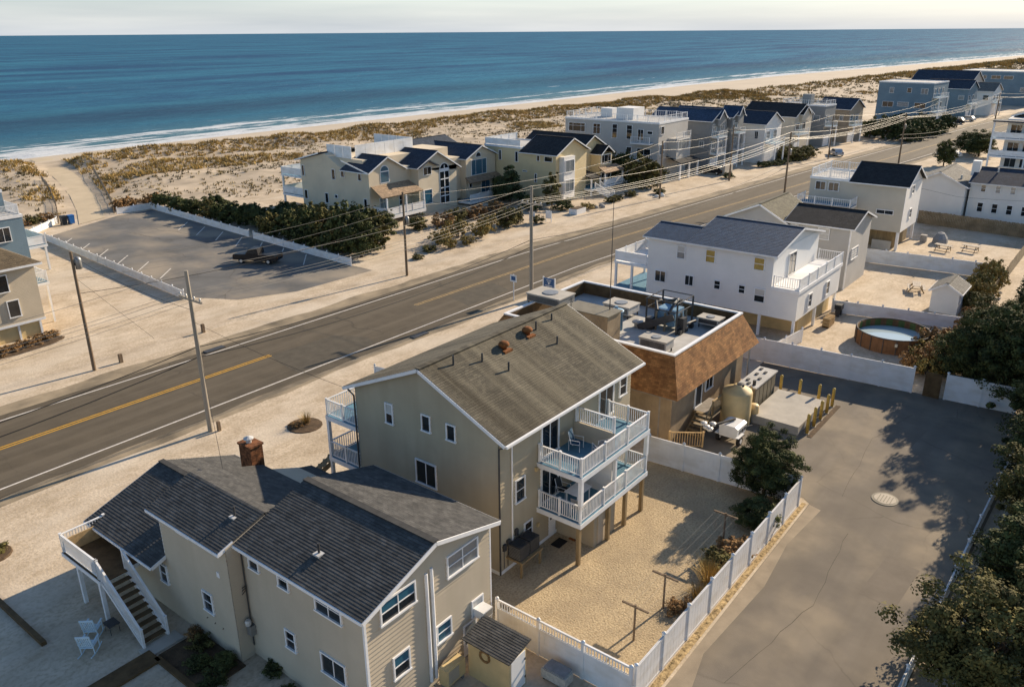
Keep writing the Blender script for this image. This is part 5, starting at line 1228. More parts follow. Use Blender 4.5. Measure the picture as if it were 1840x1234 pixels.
beach_house('beige_dormer_house', 'beige house with dark roof and small white gable dormer', 178, 186.5, 63.0, 75, 7.7, 'siding_stone', 'roof_black', 'dormer', 'sl', deckw=1.2, seed=5, rz=-.08, pane='glass')
beach_house('narrow_grey_house', 'narrow dark grey house with white balconies between two beige houses', 192.5, 198, 61.5, 72, 8.9, 'siding_darkgrey', 'roof_blue', 'flat', 'dh', deckw=1.8, seed=6, rz=-.1)
beach_house('brown_grey_house', 'taupe house with slate gable roof next to the dark trees', 203, 211, 59.3, 67, 7.6, 'siding_brown', 'roof_slate', 'gable', 'dh', deckw=1.5, seed=8, rz=-.1)
beach_house('big_blue_house', 'big slate blue flat roofed house with white framed windows', 250, 262, 52.0, 66.5, 11.2, 'siding_blue', 'roof_slate', 'flat', 'tr3', deckw=2.0, seed=9, rz=-.1, rails=False)
beach_house('far_blue_house', 'pale blue gabled house beyond the big blue house', 276, 284, 48, 60, 8.6, 'siding_blue', 'roof_slate', 'gable', 'dh', deckw=1.5, seed=10, rz=-.12)
beach_house('far_white_house', 'small white gabled house beyond the big blue house', 292, 300, 44, 52, 7.2, 'siding_white', 'roof_grey', 'gable', 'dh', deckw=1.5, seed=11, rz=-.12)
beach_house('far_long_house', 'long grey house with wide slate roof in the distance', 300, 312, 52, 70, 9.0, 'siding_grey', 'roof_slate', 'gable', 'dh', deckw=1.5, seed=12, rz=-.12)
beach_house('far_flat_house', 'distant grey blue flat roofed house at right edge', 335, 350, 40, 62, 11.0, 'siding_blue', 'roof_slate', 'flat', 'dh', deckw=1.8, seed=13, rz=-.12, rails=False)
beach_house('far_tan_house', 'distant tan house farther up the beach road', 372, 384, 34, 48, 8.5, 'siding_stone', 'roof_brown', 'gable', 'dh', deckw=1.8, seed=14, rz=-.12)
beach_house('far_inland_house', 'distant dark roofed house on the inland side of the road', 232, 244, 14, 25, 5.0, 'siding_white', 'roof_slate', 'gable', 'dh', deckw=0, seed=15, rz=-.1)
beach_house('far_inland_house', 'second distant low house inland beyond the modern white house', 262, 274, 6, 20, 5.0, 'siding_stone', 'roof_slate', 'gable', 'dh', deckw=0, seed=16, rz=-.1)

for k, (x, y, w, h_, wm_, rm_, st) in enumerate(((405, 30, 11, 8.5, 'siding_white', 'roof_slate', 'gable'), (430, 26, 12, 9.5, 'siding_grey', 'roof_black', 'flat'), (462, 20, 11, 8.5, 'siding_cream', 'roof_brown', 'gable'), (500, 15, 13, 10, 'siding_blue', 'roof_slate', 'flat'), (300, 2, 11, 6, 'siding_stone', 'roof_grey', 'gable'), (340, -3, 11, 6.5, 'siding_white', 'roof_black', 'gable'))):
    beach_house('far_row_house', 'distant beach house far up the road, %s beyond the tan one' % ('first', 'second', 'third', 'fourth', 'fifth', 'sixth')[k], x, x + w, y, y + 12, h_, wm_, rm_, st, 'dh', deckw=1.8, seed=30 + k, rz=-.12)
# L: tan house at left edge, and blue house behind it
hl = thing('tan_house_left', 'tan clapboard house with brown roof cut by left edge', 'house', (26, 82, 0))
MB().box(12, 75.2, 1.5, 28.4, 88.5, 6.6).build('wall', 'siding_tan', hl); MB().box(12.3, 75.5, 0, 28.1, 88.2, 1.497).build('ground_floor', 'plastic_cream', hl)
MB().box(11.95, 75.14, 1.42, 28.45, 75.198, 1.62).build('band_board', 'trim_white', hl)
b = MB(); b.slope((11.5, 74.7, 6.6), (28.9, 74.7, 6.6), (24.5, 82.0, 9.0), (11.5, 82.0, 9.0), 22); b.slope((28.9, 74.7, 6.6), (28.9, 89.0, 6.6), (24.5, 82.0, 9.0), (24.5, 82.0, 9.0), 18); b.slope((28.9, 89, 6.6), (11.5, 89, 6.6), (11.5, 82, 9.0), (24.5, 82, 9.0), 18); b.build('roof', 'roof_brown', hl)
MB().bar((11.5, 74.68, 6.5), (28.9, 74.68, 6.5), .05, .18).bar((28.92, 74.7, 6.5), (28.92, 89, 6.5), .05, .18).build('fascia', 'trim_white', hl)
for x, z in ((25.1, 4.5), (25.6, 2.2), (20.5, 4.5), (20.9, 2.2)): win(hl, 'y', 75.2, x, x + 1.0, z, z + 1.55, 'fix')
for x in (22.5, 24.3, 26.2, 28.0): post(hl, x, 75.4, 0, 1.42, .16)
deck(hl, 28.45, 78, 30.5, 86, 3.9, .25); railing(hl, (30.4, 78.1, 3.9), (30.4, 85.9, 3.9), .95, fine=False); railing(hl, (28.6, 78.1, 3.9), (30.4, 78.1, 3.9), .95, fine=False)
for y in (78.2, 85.8): post(hl, 30.3, y, 0, 3.62, .18)
hn = thing('blue_house_left', 'slate blue house with white roof deck cut by left edge', 'house', (27, 104, 0))
MB().box(20, 96, 0, 36.2, 109, 6.7).build('wall', 'siding_blue', hn); flatroof(hn, 20, 96, 36.2, 109, 6.7)
MB().box(20, 99.5, 6.77, 36.0, 108.5, 9.0).build('upper_wall', 'siding_blue', hn); flatroof(hn, 20, 99.5, 36.0, 108.5, 9.0)
railing(hn, (36.0, 96.2, 6.95), (36.0, 99.3, 6.95), 1.0, fine=False); railing(hn, (24, 96.2, 6.95), (36.0, 96.2, 6.95), 1.0, fine=False); railing(hn, (22, 99.7, 9.2), (35.8, 99.7, 9.2), 1.0, fine=False)
deck(hn, 36.25, 97, 38.6, 106, 3.0, .3); railing(hn, (38.5, 97.1, 3.0), (38.5, 105.9, 3.0), 1.0, solid=True); railing(hn, (36.4, 97.1, 3.0), (38.5, 97.1, 3.0), 1.0, solid=True)
for y in (97.3, 105.7): post(hn, 38.4, y, 0, 2.7, .2)
for x in (26, 30, 33.3): win(hn, 'y', 96, x, x + 1.4, 4.2, 5.8, 'sl')
win(hn, 'y', 99.5, 30.5, 33.5, 7.2, 8.6, 'tr3')

# ================================================================ VEGETATION
def crown_mesh(name, m, seed, rx, ry, h0, h1, nclump, nleaf, leaf, cone=0.0, cl=.32, up=.3):
    rnd = random.Random(seed); V = []; F = []
    cz = (h0 + h1) / 2; rz_ = (h1 - h0) / 2
    for c in range(nclump):
        while True:
            x, y, z = rnd.uniform(-1, 1), rnd.uniform(-1, 1), rnd.uniform(-1, 1); d = math.sqrt(x * x + y * y + z * z)
            if .1 < d < 1: break
        lump = 1 + .42 * noise.noise((x / d * 1.6 + seed, y / d * 1.6, z / d * 1.6))
        k = (rnd.uniform(.5, 1.0) if rnd.random() < .85 else rnd.uniform(1.0, 1.22)) * lump / d
        x, y, z = x * k, y * k, z * k
        if cone: s = 1 - cone * (z + 1) / 2; x *= s; y *= s
        C = Vector((x * rx, y * ry, cz + z * rz_)); cr = cl * rx * rnd.uniform(.4, 1.2) * (1 - cone * .55 * (z + 1) / 2)
        for l in range(nleaf):
            d = Vector((rnd.gauss(0, 1), rnd.gauss(0, 1), rnd.gauss(0, 1))).normalized()
            P = C + Vector((d.x * cr, d.y * cr, d.z * cr * .8)) * (rnd.random() ** .4)
            if P.z < h0 * .6: continue
            n_ = (d + Vector((rnd.uniform(-.8, .8), rnd.uniform(-.8, .8), rnd.uniform(-.4, .8) + up))).normalized()
            a = n_.cross(Vector((rnd.uniform(-1, 1), rnd.uniform(-1, 1), rnd.uniform(-1, 1)))).normalized(); b_ = n_.cross(a)
            s = leaf * rnd.uniform(.6, 1.3); i = len(V)
            V += [tuple(P - a * s - b_ * s * .35), tuple(P + a * s * .15 - b_ * s * .6), tuple(P + a * s + b_ * s * .3), tuple(P - a * s * .2 + b_ * s * .6)]
            F.append((i, i + 1, i + 2, i + 3))
    me = D.meshes.new(name); me.from_pydata(V, [], F); me.materials.append(MATS[m]); me.update(); return me
def trunk_mesh(seed, h, r, spread, n=7):
    rnd = random.Random(seed); b = MB()
    b.tube([(0, 0, -.1), (.05, .02, h * .35), (-.04, .06, h * .7), (.0, .0, h * .92)], r, 8, r * .25)
    for k in range(n):
        a = k * 2.4 + rnd.random(); z = h * rnd.uniform(.25, .7)
        b.tube([(0, 0, z), (math.cos(a) * spread * .5, math.sin(a) * spread * .5, z + h * .12), (math.cos(a) * spread * .9, math.sin(a) * spread * .9, z + h * .2)], r * .4, 5, r * .1)
    return b.mesh('trunk', 'bark')
TK = {}
def reg(k, crown, trunk): TK[k] = (crown, trunk)
for s in range(3):
    reg('cedar%d' % s, crown_mesh('crown', 'leaf_cedar', 40 + s, 1, 1, .18, 2.05, 120, 85, .052, cone=.35), trunk_mesh(s, 1.8, .07, .8))
    reg('bush%d' % s, crown_mesh('crown', 'leaf_cedar', 60 + s, 1, 1, .1, 1.5, 60, 40, .085, cone=.25), trunk_mesh(10 + s, 1.2, .06, .7))
    reg('olive%d' % s, crown_mesh('crown', 'leaf_olive', 80 + s, 1, 1, .1, 1.6, 60, 40, .085, cone=.2), trunk_mesh(20 + s, 1.2, .06, .7))
reg('big0', crown_mesh('crown', 'leaf_olive', 100, 1, 1, .22, 1.95, 330, 170, .024, cone=.15, cl=.2), trunk_mesh(31, 1.7, .06, .85, 10))
reg('big1', crown_mesh('crown', 'leaf_cedar', 101, 1, 1, .22, 2.0, 320, 170, .025, cone=.25, cl=.2), trunk_mesh(32, 1.7, .06, .85, 10))
reg('pine', crown_mesh('crown', 'leaf_pine', 110, 1, 1, .3, 2.6, 75, 45, .08, cone=.75), trunk_mesh(33, 2.4, .06, .5, 9))
reg('pineo', crown_mesh('crown', 'leaf_olive', 111, 1, 1, .2, 2.4, 60, 40, .085, cone=.55, cl=.26), trunk_mesh(34, 2.2, .06, .5, 9))
reg('pine2', crown_mesh('crown', 'leaf_cedar', 115, 1, 1, .1, 2.3, 80, 45, .08, cone=.6, cl=.28), trunk_mesh(37, 2.2, .06, .5, 9))
reg('yellow', crown_mesh('crown', 'leaf_yellow', 120, 1, 1, .05, 1.4, 50, 40, .08), trunk_mesh(35, 1.0, .05, .6))
reg('brown', crown_mesh('crown', 'leaf_brown', 121, 1, 1, .05, 1.3, 50, 40, .08), trunk_mesh(36, 1.0, .05, .6))
TN = random.Random(5)
ORD = ['first', 'second', 'third', 'fourth', 'fifth', 'sixth', 'seventh', 'eighth', 'ninth', 'tenth', 'eleventh', 'twelfth', 'thirteenth', 'fourteenth', 'fifteenth', 'sixteenth', 'seventeenth', 'eighteenth']
def plant(kind, x, y, r, h, label, group=None, name='tree', cat='tree', z=None):
    c, tr = TK[kind]
    t = thing(name, label, cat, (x, y, (gz(x, y) if z is None else z) - .02), group)
    hm = max(v.co.z for v in c.vertices)
    a = TN.uniform(0, 6.28)
    o = D.objects.new('crown', c); COL.objects.link(o); o.parent = t; o.scale = (r, r, h / hm); o.rotation_euler = (0, 0, a)
    o = D.objects.new('trunk', tr); COL.objects.link(o); o.parent = t; o.scale = (r, r, h / hm); o.rotation_euler = (0, 0, a)
    return t
# near trees
plant('big1', 41.0, 13.9, 2.0, 4.5, 'dark evergreen tree growing at the back corner of the gravel yard')
plant('big0', 31.0, .7, 3.3, 6.0, 'olive green tree nearest the camera at lower right')
plant('big1', 37.2, .2, 3.0, 6.2, 'dark tree behind the nearest olive tree at right edge')
plant('big0', 44.0, .3, 2.9, 5.6, 'mid sized olive tree half way along the low driveway fence')
plant('big1', 50.5, .6, 3.4, 6.8, 'dark cedar by the far half of the low driveway fence')
plant('big1', 57.0, 1.2, 3.5, 7.4, 'dark cedar near the far end of the low driveway fence')
plant('big1', 63.6, 4.2, 3.8, 8.6, 'tall dark cedar overhanging the end of the driveway fence')
plant('big1', 65.0, 7.6, 2.8, 6.4, 'dark cedar just behind the driveway end fence')
plant('big0', 69.5, 6.6, 3.0, 6.2, 'olive cedar beyond the driveway end fence')
plant('big1', 75.0, 4.4, 3.2, 6.8, 'broad dark cedar at right edge beyond the driveway')
plant('cedar0', 82.0, 5.0, 3.0, 6.0, 'dark cedar at right edge behind the board fence')
plant('cedar1', 58.5, -5.0, 4.0, 8.0, 'large cedar out at the right edge of the driveway')
plant('cedar2', 46.0, -6.0, 4.0, 8.0, 'large dark cedar behind the low driveway fence trees')
plant('cedar0', 68.0, -3.0, 4.0, 8.5, 'tallest cedar at the right edge')
plant('cedar1', 92, 4.0, 2.6, 5.0, 'small cedar by the sandy strip at right edge')
# reeds and shrubs by the pool and sheds
for k in range(9):
    x = 65.2 + k * .9; plant('brown' if k % 2 else 'yellow', x, 10.6 + .9 * math.sin(k * 2.1), 1.1 + .3 * (k % 3), 1.7 + .4 * (k % 2), 'russet shrub between pool and driveway fence, %s from the fence side' % ORD[k], 'russet thicket by the pool', 'shrub', 'shrub')
for k in range(8):
    plant('yellow' if k % 3 else 'olive0', 84.5 + k * 1.7, 11.2 + .5 * math.cos(k * 1.7), 1.2, 2.2 + .4 * (k % 2), 'yellow green reed clump along the board fence, %s from the white shed' % ORD[k], 'reeds by the shed fence', 'shrub', 'shrub')
for k in range(7): plant('brown', 74.0 + k * 1.6, 10.0 + .4 * math.cos(k * 2.7), 1.0, 1.6, 'low brown hedge plant at the board fence foot, %s from the pool' % ORD[k], 'brown hedge by the board fence', 'shrub', 'shrub')
# evergreens by the parking lot
rr = random.Random(3)
for k in range(11):
    plant(('bush0', 'pine2', 'bush1', 'cedar0', 'bush2', 'pineo')[k % 6], 65.3 + rr.uniform(-.5, 1.2), 119.0 - k * 2.5, rr.uniform(1.5, 2.0), rr.uniform(2.3, 3.1), 'dark evergreen in the row behind the lot fence, %s from the beach end' % ORD[k], 'evergreen row behind the lot fence')
for k in range(7): plant('bush%d' % (k % 3), 68.6 + rr.uniform(-.5, 1.2), 112.0 - k * 2.9, rr.uniform(1.5, 2.0), rr.uniform(1.8, 2.6), 'low dark evergreen in the rear row behind the lot fence, %s from the beach end' % ORD[k], 'second evergreen row')
for k, (x, y, r, h) in enumerate(((63.6, 90, 2, 3.6), (63.4, 86.5, 2.2, 4.3), (63.6, 83, 2.3, 4.9), (63.4, 79.5, 2.4, 5.9), (63.4, 76.0, 2.5, 6.5), (63.4, 72.6, 2.3, 5.6), (67.0, 87.5, 2.3, 4.0), (66.8, 84, 2.4, 4.6), (67, 80.5, 2.5, 5.2), (66.9, 77, 2.5, 5.6), (67, 73.6, 2.3, 5.2), (72, 82, 2.2, 3.6), (72, 78, 2.2, 3.6), (71.5, 91, 2.0, 3.0), (71.5, 95, 2.0, 2.8), (73.5, 86.5, 1.8, 2.6), (72.2, 99, 2, 2.4), (75.2, 80.6, 1.6, 2.8))):
    plant(('olive0', 'pine2', 'bush1', 'pineo', 'bush2', 'cedar1', 'olive2')[k % 7], x, y, r, h, 'evergreen in the thicket by the cream house, %s line, %s from beach' % (('front', ORD[k]) if k < 6 else ('rear', ORD[k - 6])), 'evergreen thicket by the cream house')
for k, (x, y, r, h, kd) in enumerate(((78, 77.5, 1.6, 2.2, 'olive1'), (81.5, 76.2, 1.5, 2.0, 'brown'), (85, 76.5, 1.6, 2.0, 'olive2'), (88.5, 76.0, 1.8, 2.0, 'brown'), (92, 75.0, 1.8, 2.2, 'brown'), (78, 70.2, 1.5, 2.6, 'yellow'), (79.5, 67.4, 1.3, 2.4, 'yellow'), (83, 69.3, 1.4, 2.4, 'yellow'), (86.2, 68.5, 1.6, 3.0, 'olive0'), (88.8, 69.3, 1.6, 2.6, 'olive1'), (90.5, 66.6, 1.0, 1.2, 'olive2'), (72.8, 67.2, 1.1, 1.6, 'yellow'), (73.8, 69.2, 1.2, 2.2, 'yellow'), (75.6, 66.6, .9, 1.2, 'yellow'), (70.2, 67.9, 1.0, .9, 'olive0'), (66.8, 66.6, .8, .7, 'olive1'))):
    plant(kd, x, y, r, h, '%s shrub, %s in the front garden of the cream house' % ({'y': 'golden yellow', 'b': 'russet', 'o': 'olive green'}[kd[0]], ORD[k]), 'autumn shrubs before the cream house', 'shrub', 'shrub')
plant('pine', 98.5, 77.5, 2.6, 6.2, 'dark bushy pine between the cream house and the yellow house'); plant('bush1', 100.2, 80.5, 2.2, 4.2, 'dark evergreen against the left wall of the yellow house')
plant('pineo', 101.2, 71.6, 1.9, 5.4, 'open layered pine in front of the yellow house'); plant('bush0', 97.5, 72.5, 1.8, 2.6, 'low dark evergreen at the foot of the layered pine')
plant('bush2', 100.5, 69.2, 1.6, 2.0, 'low dark evergreen beside the white planter box')
plant('yellow', 103.0, 66.3, 1.1, 1.0, 'round golden shrub beside the white planter box', None, 'shrub', 'shrub')
for k, x in enumerate((109.5, 111.3, 115.5)): plant('olive1', x, 66.2, 1.1, 1.1, 'low green shrub before the steps of the yellow house, %s from the left' % ORD[k], 'shrubs before the yellow house', 'shrub', 'shrub')
plant('olive0', 122.8, 68.5, 3.0, 6.2, 'big olive tree between the yellow house and the grey house'); plant('olive2', 125.6, 67.6, 2.2, 4.0, 'smaller olive tree beside the grey house balcony'); plant('bush0', 124.5, 74.5, 2.6, 6.0, 'dark evergreen beside the wall of the grey house')
plant('olive1', 120.0, 63.5, 1.2, 1.1, 'golden shrub at the roadside before the olive trees', None, 'shrub', 'shrub')
plant('bush2', 141, 60.8, 1.1, 1.3, 'dark round bush at the roadside pole', None, 'shrub', 'shrub')
for k in range(5): plant('bush%d' % (k % 3), 156.5 + k * 1.7, 60.8 - k * .5, 1.1, 1.2, 'dark hedge plant before the pale house, %s from the left' % ORD[k], 'hedge before the pale house', 'shrub', 'shrub')
for k in range(7): plant('olive%d' % (k % 3), 168 + (k % 4) * 2.6, 58.5 + (k // 4) * 3, 2.0, 2.6, 'olive bush on the lot beside the beige dormer house, %s from the left' % ORD[k], 'bushes beside the beige dormer house', 'shrub', 'shrub')
for k in range(14): plant('bush%d' % (k % 3), 214 + (k % 5) * 6.5 + (k // 5), 48.5 + (k // 5) * 4.5 - (k % 5) * .6, 3.0, 4.2 + (k % 3) * .6, 'dark evergreen in the grove before the big blue house, %s of the grove' % ORD[k], 'grove before the big blue house')
plant('cedar1', 178.3, 33.0, 2.0, 5.2, 'conical cedar by the inland side of the road'); plant('cedar0', 196, 30.0, 3.4, 5.6, 'dark bushy tree beside the modern white house'); plant('cedar2', 201, 33, 3.0, 5.0, 'second dark tree beside the modern white house')
for k in range(16): plant('bush%d' % (k % 3), 285 + (k % 8) * 11, 30 - (k % 8) * 1.0 - (k // 8) * 9, 3.2, 4.5, 'distant dark tree along the road, %s outward' % ORD[k], 'distant roadside trees')
for k in range(8): plant('bush%d' % (k % 3), 124.3, 17.9 - k * 1.8, .9, .9, 'dark hedge plant at the long white house, %s from the left' % ORD[k], 'hedge of the long white house', 'shrub', 'shrub')
# left house planting
plant('bush0', 20.6, 73.4, 1.8, 1.9, 'dark round bush before the tan house at left edge', None, 'shrub', 'shrub')
for k in range(5): plant('brown', 23.2 + k * 1.2, 72.9 + k * .28, .8, .7, 'low brown plant in the bed before the left tan house, %s from the left' % ORD[k], 'brown bed plants at left', 'shrub', 'shrub')
for k in range(6): plant('brown' if k % 2 else 'olive1', 40.0 + k * 2.0, 121.5 + k * .6, 1.2, 1.3, 'brown brush behind the short fence by the bins, %s from the left' % ORD[k], 'brush by the beach path', 'shrub', 'shrub')
for k, (x, y) in enumerate(((60.5, 123.5), (62.5, 124.5), (65, 123), (67, 124))): plant('brown', x, y, 1.4, 1.8, 'brown green shrub at the head of the parking lot, %s from the path' % ORD[k], 'shrubs at the lot head', 'shrub', 'shrub')
# grass clumps
def tuft_mesh(name, m, seed, n, h, sp, w):
    rnd = random.Random(seed); b = MB()
    for k in range(n):
        a = rnd.uniform(0, 6.28); r0 = rnd.uniform(0, sp * .35); hh = h * rnd.uniform(.6, 1.1); ln = rnd.uniform(.3, 1) * sp
        p = Vector((r0 * math.cos(a), r0 * math.sin(a), 0)); q = p + Vector((math.cos(a) * ln * .4, math.sin(a) * ln * .4, hh * .65)); e = p + Vector((math.cos(a) * ln, math.sin(a) * ln, hh))
        s = Vector((-math.sin(a), math.cos(a), 0)) * w
        b.poly([p - s, p + s, q + s * .7, q - s * .7]); b.poly([q - s * .7, q + s * .7, e])
    return b.mesh(name, m)
fount = tuft_mesh('blades', 'grass_gold', 4, 170, 1.15, .85, .012)
def grass_clump(x, y, s, label, group=None, me=None):
    t = D.objects.new('ornamental_grass', me or fount); COL.objects.link(t); t.location = (x, y, 0); t.scale = (s, s, s); t.rotation_euler = (0, 0, TN.uniform(0, 6))
    return tag(t, label, 'grass', group)
grass_clump(31.4, 12.75, 1.25, 'golden fountain grass by the white fence between clothesline posts')
grass_clump(30.0, 12.7, .8, 'smaller dry grass clump by the white fence near the second clothesline post')
plant('brown', 29.0, 13.0, .6, .6, 'dry brown shrub at the foot of the second clothesline post', None, 'shrub', 'shrub')
plant('olive2', 33.0, 13.0, .9, .9, 'low dark shrub beside the golden fountain grass', None, 'shrub', 'shrub'); plant('brown', 34.6, 12.9, 1.0, .8, 'low russet shrub near the third clothesline post', None, 'shrub', 'shrub')
plant('cedar0', 37.8, 13.0, 1.3, 1.6, 'dark bushy evergreen in the shaded yard corner', None, 'shrub', 'shrub')
grass_clump(30.8, 42.2, .75, 'tan grass clump in the small bed before the tan house'); plant('brown', 30.2, 42.4, .5, .35, 'russet plant in the small bed before the tan house', None, 'shrub', 'shrub')
struct('planting_bed', MB().lathe((30.6, 42.1, 0), [(1.2, 0), (1.15, .05), (.3, .1)], 16), 'mulch')
struct('planting_bed', MB().lathe((11.3, 43.0, 0), [(.9, 0), (.85, .1), (.3, .15)], 14), 'mulch'); plant('olive0', 11.3, 43.0, .7, .6, 'green plant in the round bed at left edge', None, 'shrub', 'shrub')
struct('planting_bed', MB().lathe((24.8, 73.4, 0), [(1, 0), (.95, .06), (.3, .1)], 16, 4.2, 1.5), 'mulch')
for k, (x, y, r, h, kd) in enumerate(((14.0, 26.6, .6, .7, 'cedar0'), (13.4, 27.4, .6, .6, 'bush1'), (14.0, 28.4, .5, .7, 'olive0'), (14.2, 29.2, .4, .6, 'brown'), (13.2, 26.2, .6, .6, 'bush2'), (15.0, 24.6, .5, .5, 'bush0'), (14.7, 23.2, .4, .35, 'bush1'))): plant(kd, x, y, r, h, 'dark low shrub in the bed by the foreground house wall, %s in the bed' % ORD[k], 'shrubs along the foreground house', 'shrub', 'shrub')
# dune grass: nobody could count it
def dune_grass(name, m, label, n, cond, hmin, hmax, seed, nb=7):
    rnd = random.Random(seed); V = []; F = []; c = 0; tries = 0
    while c < n and tries < n * 30:
        tries += 1
        x = rnd.uniform(-10, 330) if rnd.random() < .8 else rnd.uniform(330, 760); dl = interp(x, DUNE); y = rnd.uniform(dl - 66, dl + 1)
        t = (y - dl + 62) / 62
        if pathdist(x, y) < 3.2 or not cond(x, y, t, rnd): continue
        z = gz(x, y); c += 1; sc = 1 + max(0, x - 200) / 250
        for k in range(nb):
            a = rnd.uniform(0, 6.28); h = rnd.uniform(hmin, hmax) * sc; ln = h * rnd.uniform(.4, 1.1); px, py = x + rnd.uniform(-.35, .35) * sc, y + rnd.uniform(-.35, .35) * sc
            w = .10 * sc; i = len(V); sx, sy = -math.sin(a) * w, math.cos(a) * w
            V += [(px - sx, py - sy, z - .05), (px + sx, py + sy, z - .05), (px + math.cos(a) * ln, py + math.sin(a) * ln, z + h)]; F.append((i, i + 1, i + 2))
    me = D.meshes.new(name); me.from_pydata(V, [], F); me.materials.append(MATS[m]); me.update()
    o = D.objects.new(name, me); COL.objects.link(o); o['kind'] = 'stuff'; o['label'] = label; o['category'] = 'grass'
def inlot(x, y): return (x < 105 and y < 126 and not (x > 76 and y > 112)) or (x < 40 and y < 116) or (x > 100 and x < 240 and y < 92)
dune_grass('dune_grass', 'grass_gold', 'golden beach grass along the crest of the dunes', 14000, lambda x, y, t, r: (t > .72 + .12 * noise.noise((x * .05, y * .05, 0)) or (t > .0 and noise.noise((x * .04, y * .05, 9)) > .28)) and not inlot(x, y), .35, .7, 1)
dune_grass('dune_brush', 'grass_olive', 'olive and brown tufts scattered over the sandy dunes', 9000, lambda x, y, t, r: noise.noise((x * .08, y * .1, 4)) + r.uniform(-.5, .5) > -.05 and not inlot(x, y), .15, .42, 2, 6)
dune_grass('dune_heath', 'grass_dark', 'dark low brush in patches on the dunes', 2600, lambda x, y, t, r: noise.noise((x * .07, y * .09, 14)) + r.uniform(-.25, .25) > .18 and not inlot(x, y), .25, .55, 3, 7)

# ================================================================ UTILITY POLES AND WIRES
def pole(x, y, h, label, arms=(), trafo=None, m='wood_pole', r=.17, lean=(0, 0), axis='y'):
    t = thing('utility_pole', label, 'utility pole', (x, y, 0))
    MB().tube([(x, y, -.2), (x + lean[0], y + lean[1], h)], r, 10, r * .68).build('pole', m, t)
    for z in arms:
        a = MB()
        if axis == 'y': a.box(x - .06, y - 1.25, z - .07, x + .06, y + 1.25, z + .07)
        else: a.box(x - 1.25, y - .06, z - .07, x + 1.25, y + .06, z + .07)
        a = a.build('crossarm', 'wood_pole_grey', t)
        for d in (-1.1, -.45, .45, 1.1):
            px, py = (x, y + d) if axis == 'y' else (x + d, y)
            MB().lathe((px, py, z + .07), [(.04, 0), (.07, .05), (.07, .16), (.03, .22)], 8).build('insulator', 'metal_light', a)
    if trafo:
        b = MB().lathe((x + .38, y - .05, trafo), [(.05, -.05), (.24, 0), (.25, .75), (.2, .86), (.06, .95)], 12).build('transformer', 'metal_grey', t, True)
        MB().box(x + .1, y - .12, trafo + .3, x + .25, y + .05, trafo + .5).build('bracket', 'metal_dark', b)
    return t
pole(26.7, 63.4, 9.7, 'brown utility pole with grey transformer on the sand lot at left', (), 8.3, r=.15)
pole(26.2, 46.5, 11.2, 'grey utility pole with crossarm beside the near road edge at left', (9.3,), None, 'wood_pole_grey')
pole(62.3, 46.5, 11.3, 'grey utility pole standing behind the blue sign', (9.6,), None, 'wood_pole_grey', .2)
pole(61.0, 62.6, 9.2, 'utility pole with transformers before the evergreen thicket', (), 5.6, r=.15)
pole(116.5, 61.5, 9.0, 'brown utility pole before the grey flat roofed house', (), None, r=.15)
pole(138.4, 59.5, 9.6, 'utility pole beside the dark round roadside bush', (8.8,), None, r=.15)
pole(125.0, 44.6, 10.6, 'utility pole on the near side of the road behind the grey house', (9.4,), 7.2, r=.17)
pole(174.6, 54.0, 8.6, 'utility pole beside the parked silver car', (7.8,), None, r=.15)
pole(173.0, 40.0, 10.0, 'utility pole with transformer on the near side beyond the tall house', (9.0,), 7.0, r=.17)
pole(232.0, 33.5, 10.5, 'far utility pole near the modern white house', (9.4,), 7.4, r=.17)
pole(222.0, 26.0, 9.5, 'second far utility pole leaning beside the modern white house', (), None, r=.15, lean=(.4, 0))
pole(300.0, 25.5, 10, 'most distant utility pole up the road', (9,), None, r=.17)
def wire(label, pts, sag=.5, r=.012, m='wire_black', group=None):
    P = []
    for a, b in zip(pts, pts[1:]):
        a, b = Vector(a), Vector(b); n_ = 10
        for k in range(n_ + (b == Vector(pts[-1]))):
            t = k / n_; q = a.lerp(b, t); q.z -= sag * 4 * t * (1 - t) * (b - a).length / 36; P.append(q)
    single('overhead_wire', MB().tube(P, r, 4), m, label, 'wire', group)
NL = [(-46, 46.8), (-10, 46.6), (26.2, 46.5), (62.3, 46.5), (125, 44.6), (173, 40), (232, 33.5), (300, 25.5)]
for k, d in enumerate((-1.1, -.45, .45, 1.1)):
    wire('pale power line on the near side crossarms, %s from the houses' % ORD[k], [(x, y + d, z) for (x, y), z in zip(NL, (9.6, 9.55, 9.55, 9.85, 9.65, 9.25, 9.65, 9.2))], .7, .012, 'wire_alu', 'power lines on the near side crossarms')
wire('top power line along the near side poles', [(x, y, z) for (x, y), z in zip(NL, (11.2, 11.2, 11.2, 11.3, 10.6, 10, 10.5, 10))], .7, .012, 'wire_alu')
wire('upper thick black telephone cable along the near side poles', [(x, y + .2, 6.0) for x, y in NL], .8, .03)
wire('lower thick black telephone cable along the near side poles', [(x, y + .2, 5.3) for x, y in NL], .9, .035)
FL = [(26.7, 63.4), (61, 62.6), (116.5, 61.5), (138.4, 59.5), (174.6, 54), (232, 46.5)]
for k, z in enumerate((8.8, 7.6, 6.4)):
    wire('%s cable along the ocean side poles' % ('upper', 'middle', 'lower')[k], [(x, y, z) for x, y in FL], .9, .013 if k < 2 else .022, 'wire_alu' if k < 2 else 'wire_black')
wire('cable crossing the road to the ocean side transformer pole at left', [(26.2, 46.5, 8.6), (26.7, 63.4, 9.4)], .8, .014)
wire('cable crossing the road before the evergreen thicket', [(62.3, 46.5, 8.6), (61, 62.6, 8.9)], .8, .014)
wire('guy wire of the transformer pole at left', [(26.8, 63.4, 7.5), (33.5, 66.5, 0.0)], 0, .012)
wire('service drop from the near pole to the foreground house', [(26.2, 46.5, 8.0), (15.2, 26.2, 5.3)], .6, .012)
